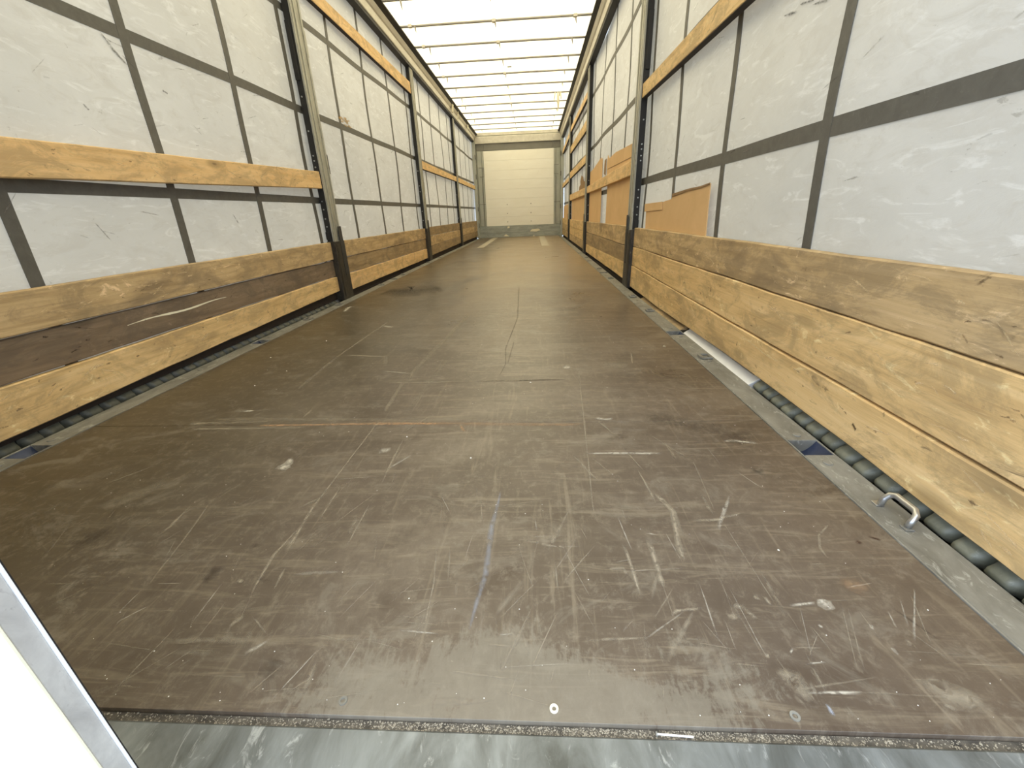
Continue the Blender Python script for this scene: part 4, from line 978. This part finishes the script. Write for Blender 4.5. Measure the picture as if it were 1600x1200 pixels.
bat(1, 0.42, 3.764, 1.335, 1.420, 1.452, 1.513, 'wood_yellow', 'yellow batten running high across the nearest bay of the right wall')
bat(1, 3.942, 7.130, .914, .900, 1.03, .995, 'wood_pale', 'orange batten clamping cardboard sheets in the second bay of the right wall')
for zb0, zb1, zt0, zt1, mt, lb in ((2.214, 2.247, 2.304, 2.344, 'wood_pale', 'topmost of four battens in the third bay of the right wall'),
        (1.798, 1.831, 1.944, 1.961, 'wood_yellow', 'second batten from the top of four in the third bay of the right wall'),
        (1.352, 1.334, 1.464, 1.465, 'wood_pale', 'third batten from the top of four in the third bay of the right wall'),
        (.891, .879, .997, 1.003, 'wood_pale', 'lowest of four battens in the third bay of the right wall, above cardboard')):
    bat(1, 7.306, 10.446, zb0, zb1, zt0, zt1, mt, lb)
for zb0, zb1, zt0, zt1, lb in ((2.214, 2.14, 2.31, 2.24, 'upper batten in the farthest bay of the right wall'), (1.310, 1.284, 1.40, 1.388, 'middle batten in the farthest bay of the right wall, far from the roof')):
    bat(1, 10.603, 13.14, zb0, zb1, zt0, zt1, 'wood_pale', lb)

# ------------------------------------------------------------------ cardboard tucked behind planks and battens
def card(pts, x, label, extras=(), mat='card'):
    t = empty('cardboard_sheet', (x, sum(p[0] for p in pts)/len(pts), min(p[1] for p in pts))); tag(t, label, 'cardboard')
    MB().poly_x(pts, x, x+0.005).build('sheet', M[mat], t)
    for nm, q, dx, mt in extras: MB().poly_x(q, x-dx, x-dx+0.004).build(nm, M[mt], t)
card([(3.50, .46), (3.52, .617), (3.545, .68), (3.09, .682), (2.90, .695), (2.885, .722), (2.87, .716), (2.6, .736), (2.42, .738), (2.302, .748), (2.295, .64), (2.27, .46)], 1.291,
     'torn brown cardboard sheet standing behind the top plank in the nearest right bay',
     (('folded_flap', [(3.545, .622), (3.555, .678), (3.09, .684), (3.075, .634)], .0055, 'card'),
      ('torn_edge', [(2.885, .706), (2.885, .724), (2.6, .739), (2.42, .742), (2.30, .751), (2.30, .744), (2.42, .733), (2.6, .729)], .0045, 'card_edge')))
card([(7.10, .46), (7.10, 1.19), (6.75, 1.20), (6.4, 1.235), (6.02, 1.27), (5.98, 1.23), (5.90, 1.25), (5.90, .46)], 1.292,
     'narrow brown cardboard sheet beside the middle right post, behind the clamping batten')
card([(5.46, .46), (5.44, .9), (5.55, 1.13), (5.50, 1.235), (5.40, 1.19), (5.0, 1.205), (4.6, 1.19), (4.16, 1.175), (4.17, .46)], 1.292,
     'wide brown cardboard sheet in the second right bay, next to the nearest post',
     (('curled_tab', [(5.60, 1.03), (5.72, 1.06), (5.70, 1.20), (5.58, 1.21)], .004, 'card_edge'),
      ('crease', [(5.44, 1.085), (4.18, 1.068), (4.18, 1.073), (5.44, 1.09)], .003, 'card_edge')))
card([(10.30, .46), (10.32, .90), (7.70, .90), (7.66, .46)], 1.292, 'brown cardboard sheet filling the low gap in the third right bay')
card([(8.75, 1.0), (8.70, 1.07), (8.50, 1.10), (8.55, 1.16), (8.36, 1.24), (8.12, 1.20), (8.0, 1.13), (7.75, 1.10), (7.75, 1.0)], 1.2905, 'small torn scrap of cardboard sticking up behind the lowest batten in the third right bay', mat='card_edge')
card([(13.05, .46), (13.05, .80), (11.2, .83), (10.8, .84), (10.8, .46)], 1.292, 'pale brown cardboard sheet in the farthest right bay')

# ------------------------------------------------------------------ nail lying in the rear joint
t = empty('nail', (0.597, 0.3395, -0.0085)); tag(t, 'pale nail lying in the dirty joint at the rear sill', 'nail')
MB().tube([(0.574, 0.3405, -0.0070), (0.621, 0.3385, -0.0070)], 0.0013, 8).build('shank', M['white'], t)
MB().tube([(0.5725, 0.3405, -0.0070), (0.5745, 0.3405, -0.0070)], 0.0032, 10).build('head', M['rail'], t)

# ------------------------------------------------------------------ scuffs on curtains and scrapes on the near planks (thin films on their surfaces)
def film(name, parent, marks, pos, org):
    """marks: (colour, alpha, [(u, v, width)...]); pos(u, v, lift) -> world point"""
    v, f, c4 = [], [], []
    for c, al, pts in marks:
        P = []
        for i in range(len(pts)-1):
            for j in range(6+(i == len(pts)-2)):
                t = j/6; P.append([pts[i][q]+(pts[i+1][q]-pts[i][q])*t for q in range(3)])
        n = len(v)
        for i, p in enumerate(P):
            a, b_ = P[max(0, i-1)], P[min(len(P)-1, i+1)]; du, dv = b_[0]-a[0], b_[1]-a[1]; L = math.hypot(du, dv) or 1
            w_ = p[2]*0.6*R1.uniform(0.6, 1.35); nu, nv = -dv/L*w_, du/L*w_; am = 0 if i in (0, len(P)-1) else min(1, al*R1.uniform(1.0, 1.6))
            for k in (-1, 0, 1):
                v.append(tuple(Vector(pos(p[0]+k*nu, p[1]+k*nv, 0.0006+0.0001*(n % 4)))-Vector(org))); c4.append((*c, am if k == 0 else am*0.2))
        for i in range(len(P)-1):
            q = n+3*i; f += [(q, q+1, q+4, q+3), (q+1, q+2, q+5, q+4)]
    me = bpy.data.meshes.new(name); me.from_pydata(v, [], f); me.update(); me.materials.append(M['mark'])
    at = me.attributes.new('mark', 'FLOAT_COLOR', 'POINT')
    for i, c in enumerate(c4): at.data[i].color = c
    o = link(name, me, parent); o['kind'] = 'stuff'; return o
DK, GY, TAN, PALE = (0.09, 0.08, 0.07), (0.30, 0.28, 0.25), (0.55, 0.38, 0.17), (0.86, 0.66, 0.38)
for s, root in ((-1, wallL), (1, wallR)):
    mk = []
    if s < 0:
        mk += [(DK, .55, [(2.00, 1.384, .006), (2.035, 1.335, .014), (2.085, 1.292, .008)])]
        for i in range(16): y = 4.23+R1.random()*.24; z = 1.455+R1.random()*.06-.02*(y-4.2); mk.append((TAN, .75, [(y, z, .018), (y+R1.uniform(.04, .1), z+R1.uniform(-.02, .015), .012)]))
        mk += [(DK, .6, [(1.80, 1.095, .010), (1.815, 1.075, .012)]), (DK, .6, [(2.24, 1.24, .012), (2.27, 1.232, .006)]), (GY, .6, [(1.66, .67, .004), (1.70, .60, .006)]), (GY, .6, [(2.5, .7, .006), (2.53, .65, .01)])]
    else:
        for y, z in ((1.62, 1.20), (1.70, 1.23), (1.80, 1.235), (1.5, 1.185), (1.38, 1.14)): mk.append((DK, .6, [(y, z, .006), (y+.05, z+.012, .008), (y+.09, z+.02, .003)]))
    for i in range(130):
        y = 0.7+R1.random()**1.5*6; z = R1.uniform(.52, 1.9); a = R1.gauss(0, .35); L_ = R1.uniform(.01, .09)*(1+y*.1)
        mk.append((R1.choice((DK, GY, GY)), R1.uniform(.15, .5), [(y, z, R1.uniform(.002, .008)), (y+L_*math.cos(a), z+L_*math.sin(a), R1.uniform(.001, .005))]))
    film('scuffs', root, mk, lambda u, v, l, s=s: (s*(XC-bulge(u, v)-l-0.0026), u, v), (0, 0, 0))
for o in [o for o in bpy.data.objects if o.name.startswith('side_plank') and o.parent is None and 'nearest bay' in o['label'] or o.get('label', '').startswith(('orange batten across', 'yellow batten running'))]:
    s = -1 if o.location.x < 0 else 1; bb = [Vector(c) for c in o.bound_box]
    xf = min(abs(c.x+o.location.x) for c in bb); y0, y1 = .6, o.location.y+max(c.y for c in bb)-.05
    dark = o['label'].startswith('dark brown'); mk = []
    me_v = [(q.co.y+o.location.y, q.co.z+o.location.z) for q in o.data.vertices]
    def span(y):
        z = [b_ for a_, b_ in me_v if abs(a_-y) < .11]; return min(z)+.012, max(z)-.012
    for i in range(60):
        y = y0+(y1-y0)*R1.random()**1.4; lo, hi = span(y); z = R1.uniform(lo, hi); a = R1.gauss(0, .3); c = R1.choice((PALE, PALE, (0.20, 0.13, 0.07), (0.34, 0.23, 0.12))); L_ = R1.uniform(.01, .08) if c == PALE else R1.uniform(.008, .022)
        c = c if not dark else R1.choice(((.45, .33, .22), (.07, .045, .03)))
        z2 = min(hi, max(lo, z+L_*math.sin(a)))
        mk.append((c, R1.uniform(.25, .7), [(y, z, R1.uniform(.001, .006)), (min(y1, y+L_*.5), (z+z2)/2+R1.uniform(-.003, .003), R1.uniform(.002, .008)), (min(y1, y+L_), z2, .001)]))
    if 'knotty yellow' in o['label']:
        mk.append((PALE, .8, [(1.66, .150, .003), (1.56, .142, .003), (1.46, .133, .003), (1.40, .138, .002)]))
        mk.append(((.03, .02, .012), .9, [(1.70, .120, .006), (1.70, .100, .006)])); mk.append(((.05, .025, .012), .8, [(1.02, .095, .008), (1.0, .085, .010)]))
    if 'broad yellow' in o['label']: mk.append(((.05, .03, .015), .9, [(2.05, .285, .008), (2.04, .262, .010)]))
    film('scrapes', o, mk, lambda u, v, l, s=s, xf=xf: (s*(xf-l), u, v), tuple(o.location))
